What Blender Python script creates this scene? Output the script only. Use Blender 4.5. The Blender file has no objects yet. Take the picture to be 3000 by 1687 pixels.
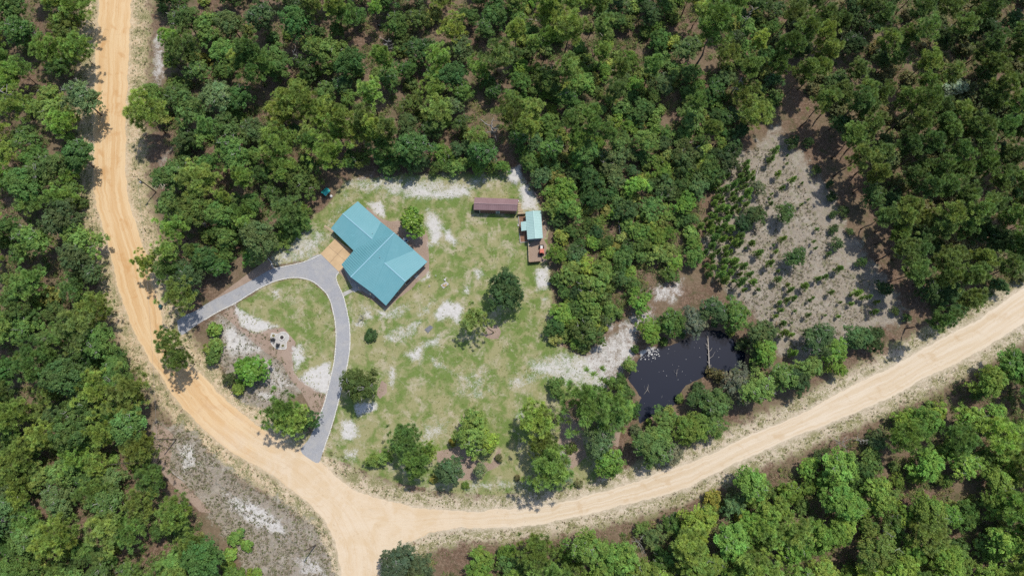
import bpy, math, random
import numpy as np
from mathutils import Vector, Matrix

# ------------------------------------------------------------------ camera, sky, sun, exposure
scene = bpy.context.scene
C = scene.collection
IW, IH, FPX, CAMH = 3000.0, 1687.0, 2000.0, 180.0
NADIR = (1445.0, 1300.0)
SUN_EL, SUN_AZ = math.radians(66), math.atan2(0.56, 0.83)      # azimuth from +Y towards +X
SUN_STRENGTH, SKY_STRENGTH, EXPOSURE = 3.45, 0.14, 0.0

def _unit(v):
    v = np.array(v, float)
    return v / np.linalg.norm(v)
_n = _unit(((NADIR[0] - IW / 2) / FPX, -(NADIR[1] - IH / 2) / FPX, -1.0))
_zw = -_n
_yw = _unit(np.array((0, 1.0, 0)) - _zw * _zw[1])
_xw = np.cross(_yw, _zw)
RW = np.array((_xw, _yw, _zw))                 # camera vector -> world vector

def W(px, py, z=0.0):
    """ground (or height z) point seen at photograph position px, py"""
    d = RW @ np.array(((px - IW / 2) / FPX, -(py - IH / 2) / FPX, -1.0))
    t = (z - CAMH) / d[2]
    return Vector((d[0] * t, d[1] * t, z))

def to_px(X, Y, Z):
    P = np.stack((X, Y, Z - CAMH), -1) @ RW    # world -> camera
    return IW / 2 + FPX * P[..., 0] / -P[..., 2], IH / 2 - FPX * P[..., 1] / -P[..., 2]

cam = bpy.data.cameras.new('camera')
cam.sensor_width = 36.0
cam.lens = FPX / IW * 36.0
cam.clip_start, cam.clip_end = 1.0, 6000.0
camo = bpy.data.objects.new('camera', cam)
C.objects.link(camo)
M4 = Matrix([list(RW[i]) + [0] for i in range(3)] + [[0, 0, 0, 1]])
M4.translation = Vector((0, 0, CAMH))
camo.matrix_world = M4
scene.camera = camo

world = bpy.data.worlds.new('World')
scene.world = world
world.use_nodes = True
wn = world.node_tree.nodes
bg = wn['Background']
sky = wn.new('ShaderNodeTexSky')
sky.sky_type = 'NISHITA'
sky.sun_disc = False
sky.sun_elevation = SUN_EL
sky.sun_rotation = SUN_AZ
world.node_tree.links.new(sky.outputs[0], bg.inputs[0])
bg.inputs[1].default_value = SKY_STRENGTH

sl = bpy.data.lights.new('sun', 'SUN')
sl.energy = SUN_STRENGTH
sl.angle = math.radians(0.53)
sl.color = (1.0, 0.955, 0.88)
so = bpy.data.objects.new('sun', sl)
C.objects.link(so)
sdir = Vector((math.sin(SUN_AZ) * math.cos(SUN_EL), math.cos(SUN_AZ) * math.cos(SUN_EL), math.sin(SUN_EL)))
so.rotation_euler = sdir.to_track_quat('Z', 'Y').to_euler()
so.location = sdir * 400

vs = scene.view_settings
vs.view_transform = 'Standard'
vs.look = 'None'
vs.exposure = EXPOSURE
vs.gamma = 1.0
vs.use_curve_mapping = False
scene.render.engine = 'CYCLES'
scene.cycles.max_bounces = 6
scene.cycles.diffuse_bounces = 3
scene.cycles.transparent_max_bounces = 4
scene.cycles.use_denoising = False
try:
    scene.cycles.use_adaptive_sampling = False
except Exception:
    pass
scene.render.filter_size = 1.3 if hasattr(scene.render, 'filter_size') else 1.5

rng = np.random.default_rng(7)
random.seed(7)
VS = 3000.0 / 2576.0                           # overview scale used when reading the photograph
def V(pts, s=VS, ox=0.0, oy=0.0):
    return [(ox + x * s, oy + y * s) for x, y in pts]
def R1(pts): return V(pts, 1 / 3.22, 900, 500)
def R2(pts): return V(pts, 600 / 1159.0, 550, 650)
def R4(pts): return V(pts, 1 / 2.3, 1000, 850)
def R5(pts): return V(pts, 1 / 2.4143, 1650, 800)

# ------------------------------------------------------------------ helpers
def tag(o, label=None, cat=None, group=None, kind=None):
    if label: o['label'] = label
    if cat: o['category'] = cat
    if group: o['group'] = group
    if kind: o['kind'] = kind
    return o

def link(o, parent=None):
    C.objects.link(o)
    if parent is not None:
        o.parent = parent
    return o

def empty(name, loc, label, cat, group=None):
    o = bpy.data.objects.new(name, None)
    o.location = loc
    o.empty_display_size = 0.3
    link(o)
    return tag(o, label, cat, group)

def np_mesh(name, verts, faces, attrs=None, mat=None, smooth=False):
    """verts (N,3) array, faces (M,k) array with one face size"""
    verts = np.asarray(verts, np.float32)
    faces = np.asarray(faces, np.int32)
    me = bpy.data.meshes.new(name)
    me.vertices.add(len(verts))
    me.vertices.foreach_set('co', verts.ravel())
    k = faces.shape[1]
    me.loops.add(faces.size)
    me.loops.foreach_set('vertex_index', faces.ravel())
    me.polygons.add(len(faces))
    me.polygons.foreach_set('loop_start', np.arange(0, faces.size, k, dtype=np.int32))
    if smooth:
        me.polygons.foreach_set('use_smooth', np.ones(len(faces), bool))
    me.update(calc_edges=True)
    for an, arr in (attrs or {}).items():
        at = me.color_attributes.new(an, 'FLOAT_COLOR', 'POINT')
        a4 = np.ones((len(verts), 4), np.float32)
        a4[:, :arr.shape[1]] = arr
        at.data.foreach_set('color', a4.ravel())
    if mat: me.materials.append(mat)
    return me

def py_mesh(name, verts, faces, mat=None):
    me = bpy.data.meshes.new(name)
    me.from_pydata([tuple(v) for v in verts], [], faces)
    me.update()
    if mat: me.materials.append(mat)
    return me

def obj(name, me, parent=None, loc=None):
    o = bpy.data.objects.new(name, me)
    if loc is not None: o.location = loc
    return link(o, parent)

class MB:
    """collects boxes, prisms, tubes in world coordinates; build() makes one mesh object"""
    def __init__(s): s.v, s.f = [], []
    def add(s, vs_, fs_):
        b = len(s.v)
        s.v += [Vector(p) for p in vs_]
        s.f += [[b + i for i in f] for f in fs_]
        return s
    def box(s, c, size, rz=0.0, axis=None):
        cx, cy, cz = c
        hx, hy, hz = size[0] / 2, size[1] / 2, size[2] / 2
        m = Matrix.Rotation(rz, 3, 'Z') if axis is None else axis
        vs_ = [Vector(c) + m @ Vector((a * hx, b * hy, d * hz)) for d in (-1, 1) for a, b in ((-1, -1), (1, -1), (1, 1), (-1, 1))]
        return s.add(vs_, [(3, 2, 1, 0), (4, 5, 6, 7), (0, 1, 5, 4), (1, 2, 6, 5), (2, 3, 7, 6), (3, 0, 4, 7)])
    def prism(s, poly, z0, z1):
        n = len(poly)
        if sum(poly[i][0] * poly[(i + 1) % n][1] - poly[(i + 1) % n][0] * poly[i][1] for i in range(n)) < 0:
            poly = poly[::-1]
        vs_ = [(p[0], p[1], z0) for p in poly] + [(p[0], p[1], z1) for p in poly]
        fs_ = [list(range(n))[::-1], list(range(n, 2 * n))]
        fs_ += [(i, (i + 1) % n, n + (i + 1) % n, n + i) for i in range(n)]
        return s.add(vs_, fs_)
    def slab(s, pts, t):
        n = len(pts)
        pts = [Vector(p) for p in pts]
        lo = [p - Vector((0, 0, t)) for p in pts]
        fs_ = [list(range(n)), list(range(n, 2 * n))[::-1]]
        fs_ += [(i, n + i, n + (i + 1) % n, (i + 1) % n) for i in range(n)]
        return s.add(pts + lo, fs_)
    def bar(s, a, b, w, h=None):
        a, b = Vector(a), Vector(b)
        h = h or w
        d = (b - a)
        q = d.to_track_quat('X', 'Z').to_matrix()
        return s.box((a + b) / 2, (d.length, w, h), axis=q)
    def tube(s, pts, rad, n=8, caps=True):
        pts = [Vector(p) for p in pts]
        rads = rad if isinstance(rad, (list, tuple)) else [rad] * len(pts)
        rings = []
        b = len(s.v)
        for i, p in enumerate(pts):
            d = (pts[min(i + 1, len(pts) - 1)] - pts[max(i - 1, 0)]).normalized()
            m = d.to_track_quat('Z', 'Y').to_matrix()
            for k in range(n):
                a = 2 * math.pi * k / n
                s.v.append(p + m @ Vector((math.cos(a) * rads[i], math.sin(a) * rads[i], 0)))
        for i in range(len(pts) - 1):
            for k in range(n):
                s.f.append([b + i * n + k, b + i * n + (k + 1) % n, b + (i + 1) * n + (k + 1) % n, b + (i + 1) * n + k])
        if caps:
            s.f.append([b + k for k in range(n)][::-1])
            s.f.append([b + (len(pts) - 1) * n + k for k in range(n)])
        return s
    def build(s, name, mat, parent=None, origin=None, smooth=False):
        """origin: world location that becomes the object's origin (the parent's location for parts)"""
        o0 = Vector(parent_world(parent)) if parent is not None else Vector(origin or (0, 0, 0))
        me = py_mesh(name, [p - o0 for p in s.v], s.f, mat)
        if smooth:
            for p in me.polygons: p.use_smooth = True
        return obj(name, me, parent, None if parent is not None else o0)

def parent_world(p):
    v = Vector((0, 0, 0))
    while p is not None:
        v += Vector(p.location)
        p = p.parent
    return v

# ------------------------------------------------------------------ node material helper
class NM:
    def __init__(s, name):
        s.m = bpy.data.materials.new(name)
        s.m.use_nodes = True
        s.t = s.m.node_tree
        s.b = s.t.nodes['Principled BSDF']
        s.out = s.t.nodes['Material Output']
    def n(s, typ, **kw):
        nd = s.t.nodes.new('ShaderNode' + typ)
        for k, v in kw.items():
            if k.startswith('i_'):
                nd.inputs[k[2:]].default_value = v
            else:
                setattr(nd, k, v)
        return nd
    def l(s, a, b): s.t.links.new(a, b)
    def pos(s): return s.n('NewGeometry').outputs['Position']
    def noise(s, vec, scale, detail=4.0, rough=0.55, dist=0.0):
        nd = s.n('TexNoise')
        nd.inputs['Scale'].default_value = scale
        nd.inputs['Detail'].default_value = detail
        nd.inputs['Roughness'].default_value = rough
        nd.inputs['Distortion'].default_value = dist
        if vec is not None: s.l(vec, nd.inputs['Vector'])
        return nd.outputs[0]
    def math(s, op, a, b=None, clamp=False):
        nd = s.n('Math', operation=op, use_clamp=clamp)
        for i, x in enumerate((a, b)):
            if x is None: continue
            if isinstance(x, (int, float)): nd.inputs[i].default_value = x
            else: s.l(x, nd.inputs[i])
        return nd.outputs[0]
    def step(s, x, lo, hi):
        nd = s.n('MapRange', interpolation_type='SMOOTHSTEP')
        nd.inputs['From Min'].default_value = lo
        nd.inputs['From Max'].default_value = hi
        s.l(x, nd.inputs['Value'])
        return nd.outputs[0]
    def mix(s, f, a, b, mode='MIX'):
        nd = s.n('Mix', data_type='RGBA', blend_type=mode)
        for sock, x in ((nd.inputs[0], f), (nd.inputs[6], a), (nd.inputs[7], b)):
            if isinstance(x, (int, float)): sock.default_value = x
            elif isinstance(x, tuple): sock.default_value = (*x[:3], 1)
            else: s.l(x, sock)
        return nd.outputs[2]
    def scalev(s, vec, xyz):
        nd = s.n('VectorMath', operation='MULTIPLY')
        s.l(vec, nd.inputs[0])
        nd.inputs[1].default_value = xyz
        return nd.outputs[0]
    def bump(s, h, strength=0.4, dist=0.05):
        nd = s.n('Bump')
        nd.inputs['Strength'].default_value = strength
        nd.inputs['Distance'].default_value = dist
        s.l(h, nd.inputs['Height'])
        s.l(nd.outputs[0], s.b.inputs['Normal'])
    def color(s, c): 
        if isinstance(c, tuple): s.b.inputs['Base Color'].default_value = (*c, 1)
        else: s.l(c, s.b.inputs['Base Color'])
    def set(s, rough=0.8, metal=0.0, spec=0.3):
        s.b.inputs['Roughness'].default_value = rough
        s.b.inputs['Metallic'].default_value = metal
        s.b.inputs['Specular IOR Level'].default_value = spec
        return s.m

def simple(name, col, col2=None, scale=1.5, rough=0.7, spec=0.3, metal=0.0, bump=0.0, stretch=None):
    m = NM(name)
    p = m.pos()
    if stretch: p = m.scalev(p, stretch)
    nz = m.noise(p, scale, 5, 0.6)
    if col2 is None: col2 = tuple(c * 0.8 for c in col)
    m.color(m.mix(m.step(nz, 0.3, 0.7), col, col2))
    if bump: m.bump(m.noise(p, scale * 6, 3), bump, 0.03)
    return m.set(rough, metal, spec)

def leaf_material(name, transl=0.25, rough=0.6):
    """leaf colour = the object's own colour x the tone stored on each leaf"""
    m = NM(name)
    oi = m.n('ObjectInfo')
    at = m.n('Attribute', attribute_name='tone')
    c = m.mix(1.0, oi.outputs['Color'], at.outputs['Color'], 'MULTIPLY')
    m.color(c)
    m.set(rough, 0, 0.25)
    tr = m.n('BsdfTranslucent')
    c2 = m.mix(1.0, c, (1.15, 1.15, 0.55), 'MULTIPLY')
    m.l(c2, tr.inputs['Color'])
    mx = m.n('MixShader')
    mx.inputs[0].default_value = transl
    m.l(m.b.outputs[0], mx.inputs[1])
    m.l(tr.outputs[0], mx.inputs[2])
    m.l(mx.outputs[0], m.out.inputs['Surface'])
    return m.m

MAT = {}
MAT['leaf'] = leaf_material('leaf')
MAT['needle'] = leaf_material('needle', 0.35, 0.55)
MAT['gloss_leaf'] = leaf_material('gloss_leaf', 0.12, 0.4)
MAT['bark'] = simple('bark', (0.16, 0.125, 0.10), (0.08, 0.06, 0.05), 3, 0.9, 0.1, bump=0.5)
MAT['oak_bark'] = simple('oak_bark', (0.24, 0.21, 0.18), (0.12, 0.10, 0.085), 3, 0.9, 0.1, bump=0.5)
MAT['dead_wood'] = simple('dead_wood', (0.52, 0.48, 0.43), (0.32, 0.28, 0.24), 4, 0.9, 0.1, bump=0.4)
MAT['pale_twig'] = simple('pale_twig', (0.50, 0.475, 0.43), (0.33, 0.31, 0.275), 4, 0.9, 0.1)
# ------------------------------------------------------------------ outlines read from the photograph (photo positions -> ground)
ROAD_W_L = [(294,-60),(292,0),(280,194),(276,388),(275,540),(284,600),(306,678),(337,795),(363,892),(392,969),(434,1047),(462,1087),(518,1170),(592,1253),(679,1323),(787,1385),(890,1460),(944,1509),(973,1563),(990,1625),(1000,1690),(1004,1760)]
ROAD_W_R = [(384,-60),(382,0),(375,194),(367,388),(373,540),(382,600),(403,678),(442,795),(467,892),(482,969),(530,1047),(596,1105),(662,1174),(766,1253),(850,1308),(936,1352),(1010,1430),(1065,1490),(1100,1550),(1122,1610),(1116,1690),(1112,1760)]
ROAD_E_N = [(900,1330),(960,1372),(1030,1432),(1120,1464),(1207,1484),(1290,1493),(1373,1497),(1455,1493),(1580,1479),(1704,1456),(1828,1422),(2000,1362),(2083,1329),(2186,1280),(2290,1236),(2373,1198),(2500,1128),(2580,1090),(2703,1020),(2843,950),(2920,896),(3000,842),(3080,790)]
ROAD_E_S = [(905,1475),(950,1520),(1010,1575),(1120,1612),(1185,1590),(1260,1560),(1340,1548),(1455,1545),(1580,1533),(1704,1510),(1828,1480),(2000,1431),(2070,1396),(2228,1325),(2331,1279),(2455,1228),(2580,1176),(2704,1112),(2790,1070),(2882,1020),(2936,988),(3000,946),(3080,900)]
DRIVE = R2([(-60,560),(-20,530),(40,505),(130,450),(270,380),(380,320),(490,262),(640,232),(755,185),(855,275),(840,310),(850,350),(880,420),(905,520),(917,600),(918,700),(905,800),(880,900),(850,1030),(810,1170),(765,1300),(740,1362),(690,1340),(640,1292),(690,1220),(740,1110),(775,1020),(805,900),(830,780),(840,650),(830,540),(800,430),(750,370),(690,330),(600,316),(500,335),(400,380),(270,460),(180,505),(95,555),(40,590),(-40,640)])
EDGING = [R2([(455,207),(470,222),(490,262),(560,250),(640,232),(700,212),(755,185)]),
          R2([(95,555),(180,505),(270,460),(400,380),(500,335),(600,316),(690,330),(750,370),(800,430),(830,540),(840,650),(830,780),(805,900),(775,1020),(740,1110)]),
          R2([(855,285),(840,310),(850,350),(880,420),(905,520),(917,600),(918,700),(905,800),(880,900),(850,1030),(810,1170),(765,1300)])]
POND = R5([(462,745),(478,690),(535,612),(600,552),(680,525),(780,505),(900,450),(1000,400),(1110,405),(1200,460),(1290,570),(1290,665),(1170,700),(1080,700),(970,745),(870,790),(825,850),(810,920),(710,965),(630,1015),(545,1065),(520,980),(550,880),(500,800)])

LAWN = [V([(870,455),(1000,440),(1130,437),(1250,432),(1300,425),(1345,490),(1380,560),(1378,660),(1390,760),(1395,860),(1470,900),(1520,960),(1460,1000),(1410,1010),(1420,1060),(1530,1110),(1500,1215),(1400,1232),(1250,1245),(1130,1240),(1000,1215),(900,1180),(815,1145),(850,1010),(872,900),(872,800),(850,720),(800,650),(690,668),(680,640),(760,570),(820,520)]),
        R2([(270,470),(400,385),(500,340),(600,320),(690,335),(750,375),(800,435),(828,540),(836,650),(828,780),(800,900),(775,980),(640,890),(600,850),(590,760),(610,690),(540,600),(460,600),(380,630),(310,590)])]
SAND = [  # outline, strength, softness (px)
 (R1([(330,140),(480,70),(700,60),(1000,70),(1400,90),(1830,50),(1880,70),(1700,130),(1530,180),(1520,250),(1250,265),(1000,260),(850,240),(700,200),(500,200)]), .62, 24),
 (R1([(150,520),(250,400),(330,200),(420,150),(380,300),(280,450),(200,560)]), .42, 20),
 (R2([(455,205),(560,130),(640,60),(760,40),(800,90),(700,200),(600,235),(490,258)]), .55, 20),
 (R4([(250,300),(420,230),(520,180),(560,250),(480,330),(380,380),(300,360)]), .5, 20),
 (R4([(500,160),(600,60),(640,80),(560,200),(520,260)]), .45, 14),
 (R4([(720,520),(1000,480),(1050,700),(760,760)]), .36, 30),
 (R1([(900,245),(1050,150),(1250,190),(1350,150),(1500,140),(1530,240),(1300,262),(1000,262)]), .85, 14),
 (R1([(640,70),(900,60),(1000,120),(880,170),(700,180)]), .58, 16),
 (R1([(1895,0),(2010,-50),(2025,50),(1975,130),(1900,100)]), 1, 8),
 (R1([(2020,60),(2090,150),(2170,260),(2165,370),(2030,375),(2010,280),(2000,150)]), .88, 14),
 (R1([(575,310),(690,295),(740,390),(725,440),(640,400)]), 1, 9),
 (R1([(1130,360),(1220,420),(1280,540),(1262,640),(1170,725),(1145,700),(1150,580),(1110,480)]), .85, 14),
 (R1([(1300,580),(1350,560),(1412,690),(1380,700),(1300,640)]), .9, 10),
 (R1([(1585,940),(1640,925),(1655,980),(1600,1025)]), .85, 12),
 (R1([(1490,1075),(1530,1080),(1520,1150),(1480,1150)]), .7, 12),
 (R1([(2150,930),(2270,910),(2282,1060),(2250,1110),(2180,1115),(2160,1000)]), .92, 12),
 (R1([(2205,1195),(2265,1200),(2235,1245)]), .8, 8),
 (R1([(1200,1360),(1290,1220),(1440,1250),(1470,1300),(1430,1440),(1340,1380),(1250,1412)]), .95, 11),
 (R1([(500,1260),(570,1280),(620,1390),(540,1385)]), .8, 14),
 (R1([(640,1310),(760,1320),(900,1270),(965,1310),(820,1385),(690,1395)]), .72, 16),
 (R1([(1050,1040),(1120,1000),(1150,950),(1160,1000),(1090,1055)]), .9, 7),
 (R1([(430,1420),(540,1400),(560,1470),(450,1480)]), .7, 12),
 (R4([(430,430),(570,340),(680,300),(670,360),(560,400),(530,490),(480,470)]), .72, 14),
 (R4([(590,440),(700,500),(720,530),(640,520)]), .62, 12),
 (R4([(325,515),(372,515),(355,660),(320,640)]), .75, 12),
 (R4([(90,765),(240,760),(245,800),(100,850)]), .95, 8),
 (R4([(-5,880),(80,880),(125,980),(60,1005),(0,1005)]), .9, 12),
 (R4([(20,1080),(110,1080),(90,1140),(20,1130)]), .7, 14),
 (R4([(550,900),(720,880),(700,960),(600,1040),(540,1020)]), .56, 22),
 (R4([(1130,840),(1210,800),(1280,850),(1200,895)]), .62, 16),
 (R4([(890,690),(970,670),(960,720),(900,730)]), .56, 14),
 (R4([(1100,620),(1200,560),(1350,560),(1300,640),(1140,660)]), .55, 20),
 (R4([(820,1280),(1000,1290),(1240,1270),(1500,1290),(1490,1330),(1100,1330),(830,1350)]), .55, 18),
 (R4([(1360,1090),(1500,1050),(1540,900),(1560,1000),(1540,1180)]), .5, 20),
 (R5([(-20,560),(130,570),(300,450),(440,330),(540,255),(640,245),(645,300),(520,450),(545,560),(480,640),(430,690),(350,790),(240,860),(60,800),(-100,760),(-260,700),(-230,620)]), .60, 20),
 (R5([(-60,640),(80,610),(250,640),(300,560),(420,420),(520,320),(590,290),(560,350),(450,480),(330,640),(250,740),(80,760)]), .74, 20),
 (R5([(620,100),(720,80),(850,30),(840,160),(760,210),(640,200)]), .62, 18),
 (R5([(280,260),(350,250),(380,420),(300,440)]), .55, 16),
 (R5([(540,560),(600,530),(660,520),(640,550),(560,600)]), 1.0, 6),
 (R2([(265,470),(330,520),(420,560),(510,590),(380,632),(310,590),(270,530)]), .95, 9),
 (R2([(470,390),(530,370),(540,420),(490,450)]), .58, 12),
 (R2([(590,710),(640,690),(665,780),(600,852)]), .8, 10),
 (R2([(625,885),(700,830),(800,790),(812,880),(785,980),(700,940)]), .97, 9),
 (R2([(190,560),(300,620),(420,720),(360,750),(270,760),(200,720)]), .78, 18),
 (R2([(420,760),(540,830),(600,930),(520,960),(430,930),(440,840)]), .55, 18),
 (R2([(380,960),(480,950),(560,940),(480,1010),(400,1020)]), .64, 16),
 (V([(560,1240),(640,1262),(705,1310),(725,1345),(650,1330),(585,1285)]), .8, 16),
 (V([(445,1120),(490,1115),(505,1180),(455,1190)]), .68, 16),
 (V([(735,1400),(800,1390),(820,1449),(760,1449)]), .6, 16),
 (V([(385,80),(410,80),(415,190),(385,210)]), .55, 14),
]
DRY = [(V([(1800,480),(1860,390),(1960,315),(2010,380),(2090,470),(2130,560),(2180,640),(2250,720),(2285,800),(2130,870),(2000,915),(1950,880),(1900,800),(1800,700),(1770,600)]), 1, 22),
       (V([(385,1060),(480,1080),(560,1170),(640,1225),(720,1268),(800,1330),(830,1400),(850,1460),(640,1460),(560,1350),(525,1290),(440,1210),(380,1150)]), 1, 18),
       (R2([(100,565),(260,480),(310,600),(470,640),(560,810),(600,900),(780,985),(740,1110),(650,960),(480,1060),(380,1060),(240,960),(180,800)]), .95, 14),
       (V([(1700,360),(1760,380),(1780,470),(1720,460)]), .8, 20),
       (V([(385,60),(415,80),(412,210),(385,220)]), .7, 12), (V([(400,380),(430,370),(420,480),(385,470)]), .7, 12)]
MULCH = [(V([(385,1050),(440,1090),(430,1180),(475,1222),(545,1295),(500,1290),(430,1222),(375,1150)]), .75, 18),
         (R2([(190,520),(265,480),(300,600),(380,635),(460,608),(540,598),(612,680),(590,760),(600,850),(640,900),(780,985),(770,1030),(640,955),(570,880),(530,790),(440,740),(370,680),(280,600)]), 1, 6),
         (R2([(130,450),(330,300),(460,205),(492,262),(380,320),(270,380),(60,490)]), 1, 6),
         (R2([(640,960),(700,950),(790,990),(760,1110),(720,1110)]), .9, 8),
         (R1([(560,330),(690,450),(790,480),(880,470),(1100,540),(1138,620),(1152,860),(1150,950),(1050,1040),(990,1110),(880,1190),(800,1260),(740,1306),(560,1190),(480,1135),(300,960),(330,900),(500,700)]), 1, 4),
         (R1([(2085,680),(2230,640),(2262,700),(2255,860),(2090,872)]), .95, 5),
         (R1([(2190,360),(2250,450),(2275,520),(2255,640),(2200,640)]), .8, 8),
         (R4([(985,240),(1050,230),(1080,280),(1060,330),(990,330),(950,300)]), .9, 8),
         (R4([(270,600),(310,630),(310,690),(260,740),(230,700)]), .8, 8),
         (R4([(620,1080),(800,1030),(900,1120),(1000,1150),(1080,1000),(1090,1180),(900,1290),(700,1300),(640,1200)]), .7, 20),
         (R4([(230,1060),(340,1050),(360,1180),(260,1180)]), .6, 14),
         (R4([(1380,200),(1500,180),(1520,420),(1400,380)]), .6, 20),
         (R5([(330,960),(420,1050),(390,1230),(280,1180),(270,1080)]), .95, 8),
         (R5([(0,950),(120,1060),(180,1300),(60,1400),(-60,1300)]), .7, 14)]

def sdist(pts, PX, PY):
    """signed distance to an outline, positive inside"""
    d2 = np.full(PX.shape, 1e12, np.float32)
    inside = np.zeros(PX.shape, bool)
    n = len(pts)
    for i in range(n):
        x0, y0 = pts[i]
        x1, y1 = pts[(i + 1) % n]
        ex, ey = x1 - x0, y1 - y0
        t = np.clip(((PX - x0) * ex + (PY - y0) * ey) / (ex * ex + ey * ey + 1e-9), 0, 1)
        d2 = np.minimum(d2, (PX - x0 - t * ex) ** 2 + (PY - y0 - t * ey) ** 2)
        if y0 != y1:
            c = ((y0 > PY) != (y1 > PY)) & (PX < (x1 - x0) * (PY - y0) / (y1 - y0) + x0)
            inside ^= c
    d = np.sqrt(d2)
    return np.where(inside, d, -d)

def soft(pts, strength, softness, PX, PY, out):
    xs = [p[0] for p in pts]; ys = [p[1] for p in pts]
    m = 3 * softness + 10
    sel = (PX > min(xs) - m) & (PX < max(xs) + m) & (PY > min(ys) - m) & (PY < max(ys) + m)
    v = np.clip(0.5 + sdist(pts, PX[sel], PY[sel]) / (2 * softness), 0, 1)
    v = v * v * (3 - 2 * v) * strength
    out[sel] = np.maximum(out[sel], v)

def vnoise(X, Y, cell, seed):
    """smooth value noise 0..1"""
    g = np.random.default_rng(seed).random((256, 256)).astype(np.float32)
    x, y = X / cell, Y / cell
    xi, yi = np.floor(x).astype(int), np.floor(y).astype(int)
    fx, fy = x - xi, y - yi
    fx, fy = fx * fx * (3 - 2 * fx), fy * fy * (3 - 2 * fy)
    a = g[xi % 256, yi % 256]; b = g[(xi + 1) % 256, yi % 256]
    c = g[xi % 256, (yi + 1) % 256]; d = g[(xi + 1) % 256, (yi + 1) % 256]
    return (a * (1 - fx) + b * fx) * (1 - fy) + (c * (1 - fx) + d * fx) * fy

ROAD_POLYS = [ROAD_W_L + ROAD_W_R[::-1], ROAD_E_N + ROAD_E_S[::-1]]

def ground_z_extra(PX, PY):
    """pond basin depth"""
    sd = sdist(POND, PX, PY)
    return np.where(sd > -14, -np.clip((sd + 14) / 26.0, 0, 1.6) * 0.9, 0.0)

# ------------------------------------------------------------------ ground sheet
def make_ground():
    c = [W(x, y) for x, y in ((-40, -40), (3040, -40), (-40, 1730), (3040, 1730))]
    x0, x1 = min(p.x for p in c), max(p.x for p in c)
    y0, y1 = min(p.y for p in c), max(p.y for p in c)
    st = 0.36
    def axis(a, b):
        core = np.arange(a, b, st)
        out = np.array([6, 16, 40, 90, 200, 450, 1000, 2200, 4000], float)
        return np.concatenate(((a - out)[::-1], core, core[-1] + out))
    xs, ys = axis(x0, x1), axis(y0, y1)
    X, Y = np.meshgrid(xs, ys)
    PX, PY = to_px(np.clip(X, x0 - 20, x1 + 20), np.clip(Y, y0 - 20, y1 + 20), np.zeros_like(X))
    PX, PY = PX.astype(np.float32), PY.astype(np.float32)
    sand = np.zeros_like(PX); lawn = np.zeros_like(PX); mulch = np.zeros_like(PX); dry = np.zeros_like(PX)
    for p, s, w in SAND: soft(p, s, w * 1.7, PX, PY, sand)
    for p in LAWN: soft(p, 1, 26, PX, PY, lawn)
    for p, s, w in MULCH: soft(p, s, w, PX, PY, mulch)
    for p, s, w in DRY: soft(p, s, w * 2.2, PX, PY, dry)
    rd = np.maximum(sdist(ROAD_POLYS[0], PX, PY), sdist(ROAD_POLYS[1], PX, PY))
    # sandy verge: about 5 m beside the road, fading
    verge = np.clip(1.0 + rd / (94.0 + 26.0 * np.clip((1350 - PX) / 400, 0, 1)), 0, 1)
    near = np.clip(1.0 + rd / 16.0, 0, 1)
    west = np.clip((1350 - PX) / 700, 0, 1)
    Z = ground_z_extra(PX, PY)
    dd = sdist(DRIVE, PX, PY)
    flat = np.clip((-np.maximum(rd, dd) - 3) / 14, 0, 1) * (1 - 0.75 * lawn) * (1 - mulch)
    nz = 0.5 * vnoise(X, Y, 0.9, 3) + 0.35 * vnoise(X, Y, 2.3, 4) + 0.15 * vnoise(X, Y, 0.5, 5)
    Z = Z - 0.28 * flat * nz
    pile = np.zeros_like(PX)
    for p, s, w in SAND[8:9]: soft(p, 1, 10, PX, PY, pile)
    Z = Z + pile * (0.5 + 0.5 * vnoise(X, Y, 1.1, 8))
    ny, nx = X.shape
    idx = np.arange(nx * ny).reshape(ny, nx)
    faces = np.stack((idx[:-1, :-1], idx[:-1, 1:], idx[1:, 1:], idx[1:, :-1]), -1).reshape(-1, 4)
    verts = np.stack((X, Y, Z), -1).reshape(-1, 3)
    m1 = np.stack((sand, lawn, mulch, verge), -1).reshape(-1, 4)
    m2 = np.stack((dry, near, west, np.ones_like(dry)), -1).reshape(-1, 4)
    me = np_mesh('ground', verts, faces, {'m1': m1, 'm2': m2}, ground_material(), smooth=True)
    o = obj('ground', me)
    tag(o, 'sandy ground with patchy lawn, white sand and brown forest litter', None, None, 'structure')
    return o

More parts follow.
